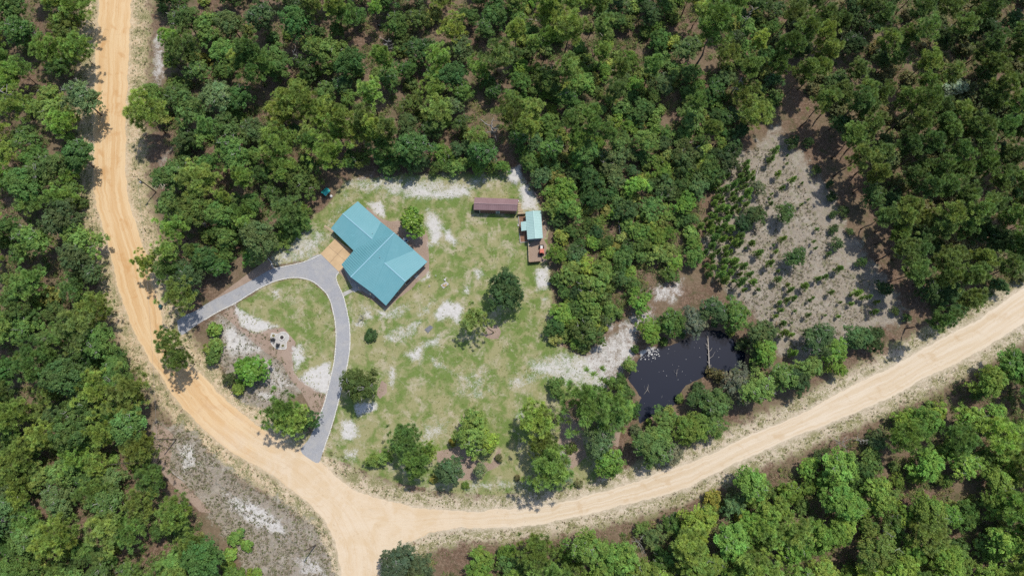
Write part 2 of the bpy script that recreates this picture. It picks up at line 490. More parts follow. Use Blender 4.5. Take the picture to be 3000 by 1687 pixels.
def ground_material():
    m = NM('ground')
    p = m.pos()
    a1 = m.n('Attribute', attribute_name='m1')
    a2 = m.n('Attribute', attribute_name='m2')
    s1 = m.n('SeparateColor'); m.l(a1.outputs['Color'], s1.inputs[0])
    s2 = m.n('SeparateColor'); m.l(a2.outputs['Color'], s2.inputs[0])
    sand, lawn, mulch, verge = s1.outputs[0], s1.outputs[1], s1.outputs[2], a1.outputs['Alpha']
    dry, near, west = s2.outputs[0], s2.outputs[1], s2.outputs[2]
    nL = m.noise(p, 0.07, 4, 0.55)         # ~14 m
    nM = m.noise(p, 0.32, 5, 0.6, 0.4)     # ~3 m
    nS = m.noise(p, 1.3, 5, 0.65)          # ~0.8 m
    nF = m.noise(p, 4.5, 4, 0.7)           # ~0.2 m
    nS2 = m.noise(m.scalev(p, (1.0, 1.0, 3.0)), 2.2, 4, 0.6, 1.5)
    # forest floor: pine straw and leaf litter
    straw = m.mix(m.step(nS, .35, .65), (.17, .105, .07), (.29, .20, .145))
    straw = m.mix(m.step(nF, .40, .62), straw, (.10, .07, .045))
    moss = m.mix(m.step(nS2, .4, .6), (.045, .06, .02), (.10, .11, .045))
    straw = m.mix(m.math('MULTIPLY', m.step(nL, .42, .6), .55), straw, (.20, .16, .10))
    floor = m.mix(m.math('MULTIPLY', m.step(nM, .50, .70), .7), straw, moss)
    # lawn
    g1 = m.mix(m.step(nF, .35, .65), (.120, .180, .042), (.175, .230, .064))
    g2 = m.mix(m.step(nF, .35, .65), (.270, .255, .115), (.340, .315, .165))
    g3 = m.mix(m.step(nF, .35, .65), (.37, .315, .205), (.49, .435, .315))
    mixn = m.math('ADD', m.math('MULTIPLY', nM, .6), m.math('MULTIPLY', nL, .4))
    grass = m.mix(m.step(mixn, .43, .58), g1, g2)
    dryn = m.math('ADD', m.math('MULTIPLY', m.noise(p, 0.22, 6, 0.68, .6), .75), m.math('MULTIPLY', nS, .25))
    grass = m.mix(m.math('MULTIPLY', m.step(dryn, .49, .63), .85), grass, g3)
    # roadside: tan sand with scattered weeds
    v1 = m.mix(m.step(nS, .35, .65), (.53, .39, .245), (.64, .51, .35))
    v1e = m.mix(m.step(nS, .35, .65), (.50, .41, .30), (.62, .53, .41))
    vs_ = m.mix(west, v1e, v1)
    weed = m.mix(m.step(nF, .4, .6), (.16, .165, .065), (.30, .27, .14))
    wmask = m.math('ADD', m.math('MULTIPLY', nS2, .55), m.math('MULTIPLY', nM, .45))
    wm = m.math('MULTIPLY', m.step(wmask, .44, .56), m.math('SUBTRACT', 1.0, m.math('MULTIPLY', near, .75)))
    vcol = m.mix(wm, vs_, weed)
    vcol = m.mix(m.math('MULTIPLY', m.step(m.noise(p, 1.7, 3, .6, 2.0), .60, .66), .55), vcol, (.22, .16, .11))
    # dry litter clearing
    d1 = m.mix(m.step(nF, .38, .62), (.18, .148, .118), (.375, .335, .275))
    d2 = m.mix(m.step(nS, .4, .65), d1, (.31, .26, .20))
    d2 = m.mix(m.math('MULTIPLY', m.step(nM, .5, .68), .45), d2, (.43, .395, .33))
    d2 = m.mix(m.math('MULTIPLY', m.step(m.noise(p, .55, 5, .65), .52, .66), .6), d2, (.19, .19, .10))
    # mulch beds
    mu = m.mix(m.step(nF, .35, .65), (.25, .175, .13), (.38, .29, .225))
    mu = m.mix(m.math('MULTIPLY', m.step(nM, .4, .65), .5), mu, (.40, .305, .24))
    # white sand
    sa = m.mix(m.step(nS, .3, .7), (.50, .475, .44), (.61, .585, .55))
    sa = m.mix(m.math('MULTIPLY', m.step(nS2, .60, .70), .55), sa, (.40, .37, .28))
    def edge(mask, amp_m, amp_s, lo=.46, hi=.56):
        x = m.math('ADD', mask, m.math('MULTIPLY', m.math('SUBTRACT', nM, .5), amp_m))
        x = m.math('ADD', x, m.math('MULTIPLY', m.math('SUBTRACT', nS2, .5), amp_s))
        return m.step(x, lo, hi)
    c = m.mix(edge(verge, 1.1, .6, .36, .62), floor, vcol)
    c = m.mix(edge(dry, 1.5, .9, .38, .70), c, d2)
    c = m.mix(edge(lawn, .8, .6, .40, .60), c, grass)
    c = m.mix(edge(mulch, .25, .2), c, mu)
    sx = m.math('ADD', sand, m.math('MULTIPLY', m.math('SUBTRACT', m.noise(p, .5, 5, .65, .5), .5), 1.1))
    sx = m.math('ADD', sx, m.math('MULTIPLY', m.math('SUBTRACT', nS2, .5), 1.0))
    sx = m.math('ADD', sx, m.math('MULTIPLY', m.math('SUBTRACT', nF, .5), .9))
    gate = m.step(sand, .02, .30)
    c = m.mix(m.math('MULTIPLY', m.step(sx, .24, .78), gate), c, sa)
    m.color(c)
    h = m.math('ADD', m.math('MULTIPLY', nF, .6), m.math('MULTIPLY', nS, .8))
    m.bump(h, .55, .12)
    return m.set(.95, 0, .1)

# ------------------------------------------------------------------ roads
def densify(pts, step):
    out = []
    P = [Vector((p[0], p[1])) for p in pts]
    n = len(P)
    # Catmull-Rom through the points
    for i in range(n - 1):
        a, b, c_, d = P[max(i - 1, 0)], P[i], P[i + 1], P[min(i + 2, n - 1)]
        k = max(1, int((c_ - b).length / step))
        for j in range(k):
            t = j / k
            q = 0.5 * ((2 * b) + (c_ - a) * t + (2 * a - 5 * b + 4 * c_ - d) * t * t + (3 * b - a - 3 * c_ + d) * t ** 3)
            out.append(q)
    out.append(P[-1])
    return out

def resample(pts, n):
    P = np.array([(p[0], p[1]) for p in pts])
    s = np.concatenate(([0], np.cumsum(np.linalg.norm(np.diff(P, axis=0), axis=1))))
    t = np.linspace(0, s[-1], n)
    return np.stack((np.interp(t, s, P[:, 0]), np.interp(t, s, P[:, 1])), -1), s[-1]

def road_strip(name, L, R, z, mat, label, seed, rows=14, rag=0.55):
    l = [W(x, y)[:2] for x, y in densify(L, 12)]
    r = [W(x, y)[:2] for x, y in densify(R, 12)]
    n = 620
    lp, ll = resample(l, n)
    rp, rl = resample(r, n)
    g = np.random.default_rng(seed)
    def ragged(n_):
        a = np.zeros(n_)
        for cell, amp in ((22, .35), (7, .4), (2.2, .35)):
            k = int(n_ / cell) + 3
            a += np.interp(np.arange(n_), np.arange(k) * cell, g.random(k) - .5) * amp
        return a * rag * 2
    d = rp - lp
    w = np.linalg.norm(d, axis=1, keepdims=True)
    u = d / w
    lp = lp + u * ragged(n)[:, None]
    rp = rp + u * ragged(n)[:, None]
    ts = np.linspace(0, 1, rows)
    verts = (lp[:, None, :] * (1 - ts)[None, :, None] + rp[:, None, :] * ts[None, :, None]).reshape(-1, 2)
    v3 = np.concatenate((verts, np.full((len(verts), 1), z)), 1)
    # shallow wheel ruts and crown, edges stay at the sheet height
    tt = np.tile(ts, n)
    v3[:, 2] += 0.004 * np.sin(np.pi * tt)
    idx = np.arange(n * rows).reshape(n, rows)
    faces = np.stack((idx[:-1, :-1], idx[:-1, 1:], idx[1:, 1:], idx[1:, :-1]), -1).reshape(-1, 4)
    col = np.stack((tt, np.repeat(np.linspace(0, (ll + rl) / 2 / 100.0, n), rows), np.zeros_like(tt)), -1)
    me = np_mesh(name, v3, faces, {'strip': col}, mat, smooth=True)
    # face up
    me.update()
    if me.polygons[0].normal.z < 0:
        me.flip_normals()
    o = obj(name, me)
    return tag(o, label, None, None, 'structure')

def road_material(name, base, light, rust, fade=None):
    m = NM(name)
    p = m.pos()
    a = m.n('Attribute', attribute_name='strip')
    s = m.n('SeparateColor'); m.l(a.outputs['Color'], s.inputs[0])
    u, v = s.outputs[0], s.outputs[1]
    cmb = m.n('CombineXYZ')
    m.l(m.math('MULTIPLY', u, 30.0), cmb.inputs[0])
    m.l(m.math('MULTIPLY', v, 3.5), cmb.inputs[1])
    streak = m.noise(cmb.outputs[0], 1.0, 5, .65, .3)
    cmb2 = m.n('CombineXYZ')
    m.l(m.math('MULTIPLY', u, 7.0), cmb2.inputs[0])
    m.l(m.math('MULTIPLY', v, 4.0), cmb2.inputs[1])
    broad = m.noise(cmb2.outputs[0], 1.0, 4, .6, .4)
    nM, nF = m.noise(p, .25, 5, .6, .5), m.noise(p, 3.5, 4, .7)
    c = m.mix(m.step(broad, .38, .62), base, light)
    c = m.mix(m.math('MULTIPLY', m.step(streak, .48, .70), .42), c, rust)
    c = m.mix(m.math('MULTIPLY', m.step(nM, .53, .68), .55), c, rust)
    c = m.mix(m.math('MULTIPLY', m.step(nF, .5, .7), .18), c, tuple(x * .62 for x in base))
    ff = None
    if fade:      # both roads share the same sand where they meet
        ff = m.step(m.math('ADD', v, m.math('MULTIPLY', m.math('SUBTRACT', nM, .5), .4)), fade[0], fade[1])
        if fade[2]: ff = m.math('SUBTRACT', 1.0, ff)
        jc = m.mix(m.step(m.noise(p, .18, 5, .65, .8), .4, .62), (.67, .54, .385), (.62, .47, .30))
        jc = m.mix(m.math('MULTIPLY', m.step(streak, .50, .70), .40), jc, (.55, .37, .20))
        jc = m.mix(m.math('MULTIPLY', m.step(broad, .45, .62), .45), jc, (.68, .55, .39))
        jc = m.mix(m.math('MULTIPLY', m.step(m.noise(p, .6, 6, .7, 1.2), .56, .70), .35), jc, (.50, .36, .22))
        jc = m.mix(m.math('MULTIPLY', m.step(nF, .5, .7), .18), jc, (.40, .28, .17))
        c = m.mix(ff, c, jc)
    pit = m.noise(p, 1.1, 3, .6, 1.2)
    c = m.mix(m.math('MULTIPLY', m.step(pit, .62, .72), .30), c, tuple(x * .55 for x in base))
    # paler loose sand along both edges
    e = m.math('ABSOLUTE', m.math('SUBTRACT', u, .5))
    em = m.step(m.math('ADD', e, m.math('MULTIPLY', m.math('SUBTRACT', nM, .5), .25)), .36, .48)
    em = m.math('MULTIPLY', em, .6)
    if ff is not None: em = m.math('MULTIPLY', em, m.math('SUBTRACT', 1.0, ff))
    c = m.mix(em, c, light)
    m.color(c)
    m.bump(m.math('ADD', streak, m.math('MULTIPLY', nF, .3)), .5, .08)
    return m.set(.95, 0, .1)

ground = make_ground()
road_strip('dirt_road', ROAD_W_L, ROAD_W_R, .030, road_material('road_orange', (.62, .405, .205), (.69, .505, .295), (.52, .28, .11), (1.30, 1.65, False)),
           'orange sandy dirt road curving down from the top edge', 11)
road_strip('dirt_road', ROAD_E_N, ROAD_E_S, .016, road_material('road_cream', (.62, .495, .345), (.68, .575, .44), (.54, .39, .235), (.25, .75, True)),
           'pale cream dirt road running towards the upper right', 12)

# ------------------------------------------------------------------ driveway, edging, apron, walk
def poly_sheet(name, pts, z, mat, label=None, kind='structure', parent=None, depth=0.0):
    w = [W(x, y) for x, y in pts]
    mb = MB()
    if depth:
        mb.prism([(p.x, p.y) for p in w], z - depth, z)
    else:
        mb.add([(p.x, p.y, z) for p in w], [list(range(len(w)))])
    o = mb.build(name, mat, parent)
    if o.data.polygons[0].normal.z < 0 and not depth: o.data.flip_normals()
    if parent is None: tag(o, label, None, None, kind)
    return o

mg = NM('grey_gravel')
_p = mg.pos()
_c = mg.mix(mg.step(mg.noise(_p, 5, 5, .75), .3, .7), (.27, .27, .28), (.40, .40, .41))
_c = mg.mix(mg.math('MULTIPLY', mg.step(mg.noise(_p, .35, 6, .7, .6), .42, .66), .55), _c, (.43, .41, .38))
_c = mg.mix(mg.math('MULTIPLY', mg.step(mg.noise(_p, .9, 5, .65, 1.0), .58, .70), .45), _c, (.22, .21, .20))
mg.color(_c); mg.bump(mg.noise(_p, 9, 4, .7), .6, .05)
MAT['gravel'] = mg.set(.95, 0, .1)
MAT['edging'] = simple('edging_stone', (.74, .72, .66), (.58, .55, .48), 2.5, .9, .1, bump=.3)
dense = [(q.x, q.y) for q in densify(DRIVE + DRIVE[:1], 9)][:-1]
driveway = poly_sheet('driveway', dense, .036, MAT['gravel'], 'grey gravel driveway forking from the house to the dirt road')
emb = MB()
for line in EDGING:
    pts = [W(q.x, q.y) for q in densify(line, 4)]
    P, ln = resample([(p.x, p.y) for p in pts], 2 + int(sum((pts[i + 1] - pts[i]).length for i in range(len(pts) - 1)) / .42))
    for i in range(len(P) - 1):
        a, b = P[i], P[i + 1]
        mid = (a + b) / 2
        emb.box((mid[0] + random.uniform(-.03, .03), mid[1] + random.uniform(-.03, .03), .06), (.38, random.uniform(.17, .26), random.uniform(.14, .22)), math.atan2(b[1] - a[1], b[0] - a[0]) + random.uniform(-.1, .1))
eo = emb.build('edging_stones', MAT['edging'], driveway)
tag(eo, 'white stones edging the driveway', kind='stuff')

MAT['concrete_tan'] = simple('concrete_tan', (.60, .43, .25), (.50, .35, .20), .5, .9, .15, bump=.15)
MAT['concrete'] = simple('concrete', (.48, .46, .43), (.38, .36, .33), .8, .9, .15, bump=.2)
PAD = [(939, 743.5), (983, 697.5), (1042, 742), (1010, 778), (993, 797)]
apron = MB().prism([W(x, y)[:2] for x, y in PAD], -.1, .045).build('apron', simple('apron_joint', (.30, .21, .13)))
tag(apron, 'tan concrete apron in front of the garage', None, None, 'structure')
q = [W(939, 743.5), W(983, 697.5), W(1042, 742), W(993, 797)]
for i in range(2):
    for j in range(2):
        def bl(u_, v_):
            a = q[0].lerp(q[1], u_); b = q[3].lerp(q[2], u_)
            return a.lerp(b, v_)
        e = .006
        pp = [bl(i / 2 + e, j / 2 + e), bl((i + 1) / 2 - e, j / 2 + e), bl((i + 1) / 2 - e, (j + 1) / 2 - e), bl(i / 2 + e, (j + 1) / 2 - e)]
        MB().prism([(p.x, p.y) for p in pp], -.05, .062 + .003 * random.random()).build('slab', MAT['concrete_tan'], apron)
walk = MB().prism([W(x, y)[:2] for x, y in ((1002, 858), (1026, 847.5), (1034, 854), (1006, 869.5))], -.1, .05).build('path', MAT['concrete'])
tag(walk, 'short grey concrete path from the driveway to the porch', None, None, 'structure')

# ------------------------------------------------------------------ pond
mw = NM('pond_water')
mw.color((.010, .013, .024))
mw.set(.06, 0, .5)
mw.bump(mw.noise(mw.pos(), .8, 3), .04, .05)
cx = sum(p[0] for p in POND) / len(POND); cy = sum(p[1] for p in POND) / len(POND)
big = [(cx + (x - cx) * 1.12 + 2, cy + (y - cy) * 1.12) for x, y in POND]
pond = poly_sheet('pond_water', big, -.62, mw.m, 'dark still water of the pond')
# ------------------------------------------------------------------ tree prototypes (mesh data shared between copies)
def leaf_quads(cent, nrm, size, g, aspect=.62):
    """one rhombus leaf per row"""
    n = len(cent)
    r = g.normal(size=(n, 3))
    t = np.cross(nrm, r); t /= np.linalg.norm(t, axis=1, keepdims=True) + 1e-9
    b = np.cross(nrm, t)
    s = size[:, None]
    v = np.stack((cent + t * s, cent + b * s * aspect, cent - t * s, cent - b * s * aspect), 1)
    return v.reshape(-1, 3), np.arange(n * 4).reshape(n, 4)

def unit_rows(a):
    return a / (np.linalg.norm(a, axis=1, keepdims=True) + 1e-9)

def lobes_crown(seed, R, z0, z1, nl, lobe_r, leaves, leaf, top=1.0, flat=.8, mat='leaf', tone_var=.34, aspect=.62, loose=.45):
    """broadleaf crown: leaf faces spread over many overlapping uneven clumps"""
    g = np.random.default_rng(seed)
    nl = int(nl * 1.7)
    cs, rs = [], []
    ph = g.random(4) * 6.283
    am = g.random(4) * np.array((.36, .34, .26, .2))
    for i in range(nl):
        a = g.random() * 2 * np.pi
        out = 1 + sum(am[k] * math.sin((k + 1) * a + ph[k]) for k in range(4))
        h = g.random() ** .7
        rr = R * out * math.sqrt(g.random()) * (1 - .5 * h ** 2 * top)
        cs.append((rr * math.cos(a), rr * math.sin(a), z0 + (z1 - z0) * h))
        rs.append(lobe_r * (.35 + .75 * g.random()))
    cs, rs = np.array(cs), np.array(rs)
    wt = rs ** 1.8; wt /= wt.sum()
    k = g.choice(nl, leaves, p=wt)
    d = unit_rows(g.normal(size=(leaves, 3)))
    d[:, 2] = np.where(d[:, 2] < -.25, -d[:, 2], d[:, 2])
    # small sub-clumps make the surface of each lobe uneven
    S = 10
    sub = unit_rows(g.normal(size=(nl * S, 3))).reshape(nl, S, 3)
    dots = np.einsum('ij,ikj->ik', d, sub[k])
    best = dots.argmax(1)
    sc = sub[k, best]
    d = unit_rows(d + sc * .9)
    slen = (.75 + .6 * g.random((nl, S)))
    rad = rs[k] * slen[k, best] * (1 - loose * g.random(leaves) ** 1.3)
    cen = cs[k] + d * rad[:, None] * np.array((1, 1, flat)) + g.normal(size=(leaves, 3)) * .06
    nrm = unit_rows(d * .7 + g.normal(size=(leaves, 3)) * .55 + np.array((0, 0, .55)))
    size = leaf * (.6 + .8 * g.random(leaves))
    v, f = leaf_quads(cen, nrm, size, g, aspect)
    lt = 1 + tone_var * (g.random(nl) - .5) * 1.3
    st = 1 + tone_var * (g.random((nl, S)) - .5)
    tone = lt[k] * st[k, best] * (1 + .35 * (g.random(leaves) - .5))
    hue = (g.random(leaves) - .5) * .22 + (g.random(nl)[k] - .5) * .25
    col = np.stack((tone * (1 + hue), tone, tone * (1 - hue * .5)), -1)
    return np_mesh('crown', v, f, {'tone': np.repeat(col, 4, 0)}, MAT[mat]), cs, rs

def trunk_mesh(paths, mat, n=6):
    mb = MB()
    for pts, rad in paths: mb.tube(pts, rad, n)
    me = py_mesh('trunk', mb.v, mb.f, MAT[mat])
    for p in me.polygons: p.use_smooth = True
    return me

def oak_proto(seed, R=3.4, H=8.5, nl=20, lobe=1.35, leaves=6000, leaf=.19, twigs=0, mat='leaf', flat=.8):
    g = np.random.default_rng(seed + 1000)
    crown, cs, rs = lobes_crown(seed, R - lobe * .6, H * .42, H - lobe * flat, nl, lobe, leaves, leaf, mat=mat, flat=flat)
    fork = Vector((g.normal() * .2, g.normal() * .2, H * .32))
    paths = [([(0, 0, -.2), (fork.x * .5, fork.y * .5, H * .16), fork], [.24, .19, .16])]
    for i in range(min(nl, 9)):
        c = Vector(cs[i])
        mid = fork.lerp(c, .5) + Vector((0, 0, -.3))
        paths.append(([fork, mid, c], [.12, .075, .03]))
    tw = []
    for i in range(twigs):
        a = g.random() * 6.283
        k = g.integers(nl)
        c = Vector(cs[k])
        d = Vector((math.cos(a) * .7, math.sin(a) * .7, .75))
        tip = c + d * rs[k] * (1.15 + .35 * g.random())
        tw.append(([c, c.lerp(tip, .6) + Vector((g.normal() * .12, g.normal() * .12, .1)), tip], [.065, .045, .018]))
        for j in range(3):
            s = c.lerp(tip, .55 + .15 * j)
            tw.append(([s, s + Vector((g.normal() * .45, g.normal() * .45, .35))], [.034, .012]))
    tme = trunk_mesh(paths, 'oak_bark')
    wme = None
    if tw:
        wme = trunk_mesh(tw, 'pale_twig', 4)
        wme.name = 'bare_twigs'
    return {'crown': crown, 'trunk': tme, 'bare_twigs': wme, 'zc': H * .7, 'R': R, 'H': H}

def pine_proto(seed, R=2.7, H=15.0, crown0=.58, branches=30, tufts=4, K=34, L=.52, bend=.0, wblade=.055, lean=(0, 0), shape='dome'):
    g = np.random.default_rng(seed)
    N = 7
    ts = np.linspace(0, 1, N)
    ax, ay = lean
    wob = g.normal(size=(N, 2)) * bend
    wob[0] = 0
    tp = [Vector((ax * t ** 1.4 + wob[i, 0], ay * t ** 1.4 + wob[i, 1], H * .97 * t - (.2 if i == 0 else 0))) for i, t in enumerate(ts)]
    def at(t):
        x = t * (N - 1); i = min(int(x), N - 2)
        return tp[i].lerp(tp[i + 1], x - i)
    r0 = .012 * H + .03
    paths = [(tp, [r0 * (1 - .8 * t) for t in ts])]
    cen, axs, tt = [], [], []
    for i in range(branches):
        f = (i + g.random()) / branches
        t = crown0 + (1 - crown0) * f
        a = i * 2.4 + g.normal() * .4
        if shape == 'cone': prof = (1 - f) ** .8 * .95 + .12
        else: prof = math.sqrt(max(0, 1 - (max(0, f - .25) / .78) ** 2)) * (.75 + .25 * min(1, f / .25))
        ln = R * prof * (.40 + .75 * g.random())
        b0 = at(t)
        d = Vector((math.cos(a), math.sin(a), .12 + .35 * f))
        mid = b0 + d * ln * .55
        tip = b0 + Vector((d.x * ln, d.y * ln, d.z * ln + .18 * ln))
        paths.append(([b0, mid, tip], [.045 + .012 * ln, .035, .012]))
        nt = max(2, int(round(tufts * (.5 + .6 * ln / R))))
        for k in range(nt):
            u_ = 1 - .62 * (k / max(1, nt - 1)) * g.random() ** .5
            c = (b0.lerp(mid, u_ * 2) if u_ < .5 else mid.lerp(tip, u_ * 2 - 1))
            spread = .28 * ln * (0 if k == 0 else 1)
            off = Vector((g.normal() * spread, g.normal() * spread, abs(g.normal()) * .14 * ln))
            cen.append(c + off)
            axs.append((d.x * .5 + off.x * .5, d.y * .5 + off.y * .5, .7))
            tt.append(1 + .75 * (g.random() - .5))
    cen.append(tp[-1] + Vector((0, 0, .2))); axs.append((0, 0, 1)); tt.append(1.05)
    cen = np.array([tuple(c) for c in cen]); axs = unit_rows(np.array(axs)); tt = np.array(tt)
    n = len(cen)
    ci = np.repeat(np.arange(n), K)
    d = unit_rows(axs[ci] * .75 + unit_rows(g.normal(size=(n * K, 3))) * 1.0)
    d[:, 2] = np.abs(d[:, 2]) * .9 + d[:, 2] * .1
    d = unit_rows(d)
    ll = L * (.7 + .6 * g.random(n * K))
    side = unit_rows(np.cross(d, np.array((0, 0, 1.0)) + g.normal(size=(n * K, 3)) * .45))
    base = cen[ci] + d * .05
    w_ = wblade * (.7 + .6 * g.random(n * K))[:, None]
    tip = base + d * ll[:, None]
    midp = base + d * ll[:, None] * .55
    v = np.stack((base, midp + side * w_, tip, midp - side * w_), 1).reshape(-1, 3)
    f = np.arange(n * K * 4).reshape(-1, 4)
    tone = tt[ci] * (1 + .3 * (g.random(n * K) - .5))
    hue = (g.random(n)[ci] - .5) * .2
    col = np.stack((tone * (1 + hue), tone, tone * (1 - hue)), -1)
    # needle bases darker brown-green, tips fresher
    col4 = np.repeat(col, 4, 0).reshape(-1, 4, 3)
    col4[:, 0] *= (.55, .45, .45)
    crown = np_mesh('crown', v, f, {'tone': col4.reshape(-1, 3)}, MAT['needle'])
    return {'crown': crown, 'trunk': trunk_mesh(paths, 'bark', 6), 'bare_twigs': None, 'zc': H * (crown0 + 1) / 2, 'R': R, 'H': H}

def shrub_proto(seed, R=1.6, H=2.0, nl=9, leaves=2200, leaf=.15, mat='leaf'):
    crown, cs, rs = lobes_crown(seed, R * .65, .25, H * .65, nl, R * .48, leaves, leaf, flat=.85, mat=mat)
    paths = [([(0, 0, -.15), (0, 0, .25)], [.06, .05])]
    for i in range(min(nl, 5)):
        paths.append(([(0, 0, .1), tuple(cs[i])], [.04, .012]))
    return {'crown': crown, 'trunk': trunk_mesh(paths, 'oak_bark', 5), 'bare_twigs': None, 'zc': H * .6, 'R': R, 'H': H}

def magnolia_proto(seed, R=3.4, H=6.5):
    p = oak_proto(seed, R, H, 26, 1.2, 3600, .27, mat='gloss_leaf', flat=.9)
    return p

def dead_paths(g, H, R, tip_r=.03, bare=.3):
    paths = []
    top = Vector((g.normal() * .5, g.normal() * .5, H))
    pts = [Vector((0, 0, -.2)), Vector((g.normal() * .15, g.normal() * .15, H * .35)), Vector((g.normal() * .3, g.normal() * .3, H * .7)), top]
    paths.append((pts, [.2, .16, .11, .04]))
    for i in range(11):
        t = bare + (1 - bare) * (i / 11)
        x = t * 3; k = min(int(x), 2)
        b0 = pts[k].lerp(pts[k + 1], x - k)
        a = g.random() * 6.283
        ln = R * (.4 + .7 * g.random())
        d = Vector((math.cos(a), math.sin(a), .25 + .4 * g.random()))
        m1 = b0 + d * ln * .5 + Vector((g.normal() * .2, g.normal() * .2, 0))
        tip = m1 + Vector((d.x + g.normal() * .5, d.y + g.normal() * .5, d.z)) * ln * .5
        paths.append(([b0, m1, tip], [.085, .055, tip_r]))
        for j in range(2):
            s = m1.lerp(tip, .3 * j + .1)
            paths.append(([s, s + Vector((g.normal() * .6, g.normal() * .6, .3)) * (ln * .3)], [.04, .015]))
    return paths

OAK = [oak_proto(s, 4.3 + .3 * (s % 3), 8.6 + .7 * (s % 4), 24 + 3 * (s % 4), 1.45 + .12 * (s % 3), 16000, .130 + .013 * (s % 3), twigs=(8 if s % 3 != 1 else 0)) for s in range(8)]
PINE = [pine_proto(30 + s, 2.45 + .3 * (s % 3), 16.0 + .8 * (s % 3), .66 - .03 * (s % 2), 28 + 2 * (s % 3), 4, 56, .74, .12, .05) for s in range(6)]
BROADPINE = [pine_proto(60 + s, 4.2 + .3 * (s % 2), 11.8 + .7 * (s % 3), .50, 34, 5, 56, .84, .2, .05) for s in range(5)]
YPINE = [pine_proto(90 + s, .78 + .1 * (s % 2), 4.6 + .5 * (s % 3), .22, 24, 3, 22, .36, .03, .04, shape='cone') for s in range(4)]
SHRUB = [shrub_proto(120 + s, 1.5 + .3 * (s % 3), 1.9 + .4 * (s % 3), 9 + s % 4) for s in range(6)]
BUSHY = [oak_proto(200 + s, 3.0 + .3 * (s % 3), 4.6 + .5 * (s % 3), 16 + 2 * (s % 3), 1.15, 8000, .118 + .010 * (s % 3), twigs=(4 if s == 2 else 0), flat=.9) for s in range(6)]
MAGN = [magnolia_proto(150 + s) for s in range(2)]

PAL = {'oak': [(.050, .098, .024), (.042, .085, .022), (.062, .112, .028), (.075, .128, .030), (.052, .092, .032)],
       'oak_bright': [(.085, .150, .028), (.075, .140, .026), (.098, .165, .030), (.070, .125, .028)],
       'oak_dark': [(.030, .062, .018), (.034, .066, .022), (.040, .072, .022)],
       'oak_grey': [(.075, .100, .050), (.085, .105, .062)],
       'pine': [(.100, .145, .036), (.088, .130, .034), (.112, .155, .038), (.080, .122, .036)],
       'pine_dark': [(.056, .090, .027), (.064, .098, .029), (.074, .108, .031), (.085, .120, .032)],
       'shrub': [(.075, .125, .028), (.095, .140, .030), (.060, .100, .026), (.110, .135, .035)],
       'shrub_dull': [(.075, .090, .035), (.090, .095, .040), (.060, .080, .030)],
       'yellow': [(.125, .135, .028), (.11, .125, .028)],
       'magnolia': [(.056, .118, .016)],
       'ypine': [(.075, .125, .030), (.088, .140, .032), (.065, .112, .030)]}

def tree(name, proto, px, py, label, cat, group=None, pal='oak', scale=1.0, zs=1.0, at_base=False, color=None, rot=None, tilt=0.0):
    """px, py: where the photograph shows the crown's middle (or the foot, at_base)"""
    loc = W(px, py, 0 if at_base else proto['zc'] * scale * zs)
    loc.z = 0
    e = empty(name, loc, label, cat, group)
    e.rotation_euler = (tilt * random.uniform(-1, 1), tilt * random.uniform(-1, 1), random.uniform(0, 6.283) if rot is None else rot)
    e.scale = (scale, scale, scale * zs)
    col = color or random.choice(PAL[pal])
    k = random.uniform(.72, 1.3)
    for pn in ('trunk', 'crown', 'bare_twigs'):
        if proto[pn] is None: continue
        o = bpy.data.objects.new(pn, proto[pn])
        link(o, e)
        if pn == 'bare_twigs': o['kind'] = 'stuff'
        if pn == 'crown': o.color = (col[0] * k * random.uniform(.88, 1.16), col[1] * k, col[2] * k * random.uniform(.9, 1.1), 1)
    return e

def inpoly(pts, x, y):
    c = False
    n = len(pts)
    for i in range(n):
        x0, y0 = pts[i]; x1, y1 = pts[(i + 1) % n]
        if (y0 > y) != (y1 > y) and x < (x1 - x0) * (y - y0) / (y1 - y0) + x0: c = not c
    return c

WOODS = []
PLACED = []      # x, y, r of crowns in photo positions
GAPS = [(x * VS, y * VS, r * VS) for x, y, r in (
    (670, 235, 26), (655, 290, 16), (700, 15, 16), (950, 60, 20), (960, 90, 20), (985, 285, 16), (1005, 240, 14), (1210, 262, 24), (1225, 300, 22), (1280, 385, 22),
    (1460, 30, 24), (1370, 150, 18), (1480, 95, 18), (1280, 175, 16), (1565, 95, 26), (1750, 70, 24), (1730, 20, 20), (1800, 170, 18), (1620, 130, 22), (1690, 70, 18),
    (1480, 250, 18), (1700, 250, 20), (1680, 300, 18), (2270, 65, 20), (2170, 200, 12), (2120, 160, 14), (2360, 120, 14), (2210, 180, 14), (1800, 70, 22), (1530, 210, 16),
    (90, 310, 18), (80, 200, 14), (100, 60, 14), (270, 1130, 18), (300, 1305, 16), (215, 1305, 30), (420, 340, 12), (2390, 1010, 18), (2480, 1080, 16), (2340, 1120, 14), (2210, 1190, 14),
    (2180, 1250, 12), (1640, 700, 30), (1560, 735, 22), (1710, 610, 24), (1490, 640, 14), (1765, 510, 22), (1590, 800, 26), (1540, 575, 14), (1240, 320, 30), (1238, 345, 22), (1865, 195, 20), (1770, 160, 26), (1785, 125, 20), (1428, 125, 18), (1430, 105, 16), (855, 452, 44), (818, 485, 50), (845, 480, 40), (800, 520, 34), (1580, 1130, 16), (1150, 1425, 34), (605, 1395, 16), (620, 210, 14), (330, 1180, 12), (1230, 175, 12), (530, 12, 10), (2040, 250, 14), (740, 375, 14), (830, 50, 12))]

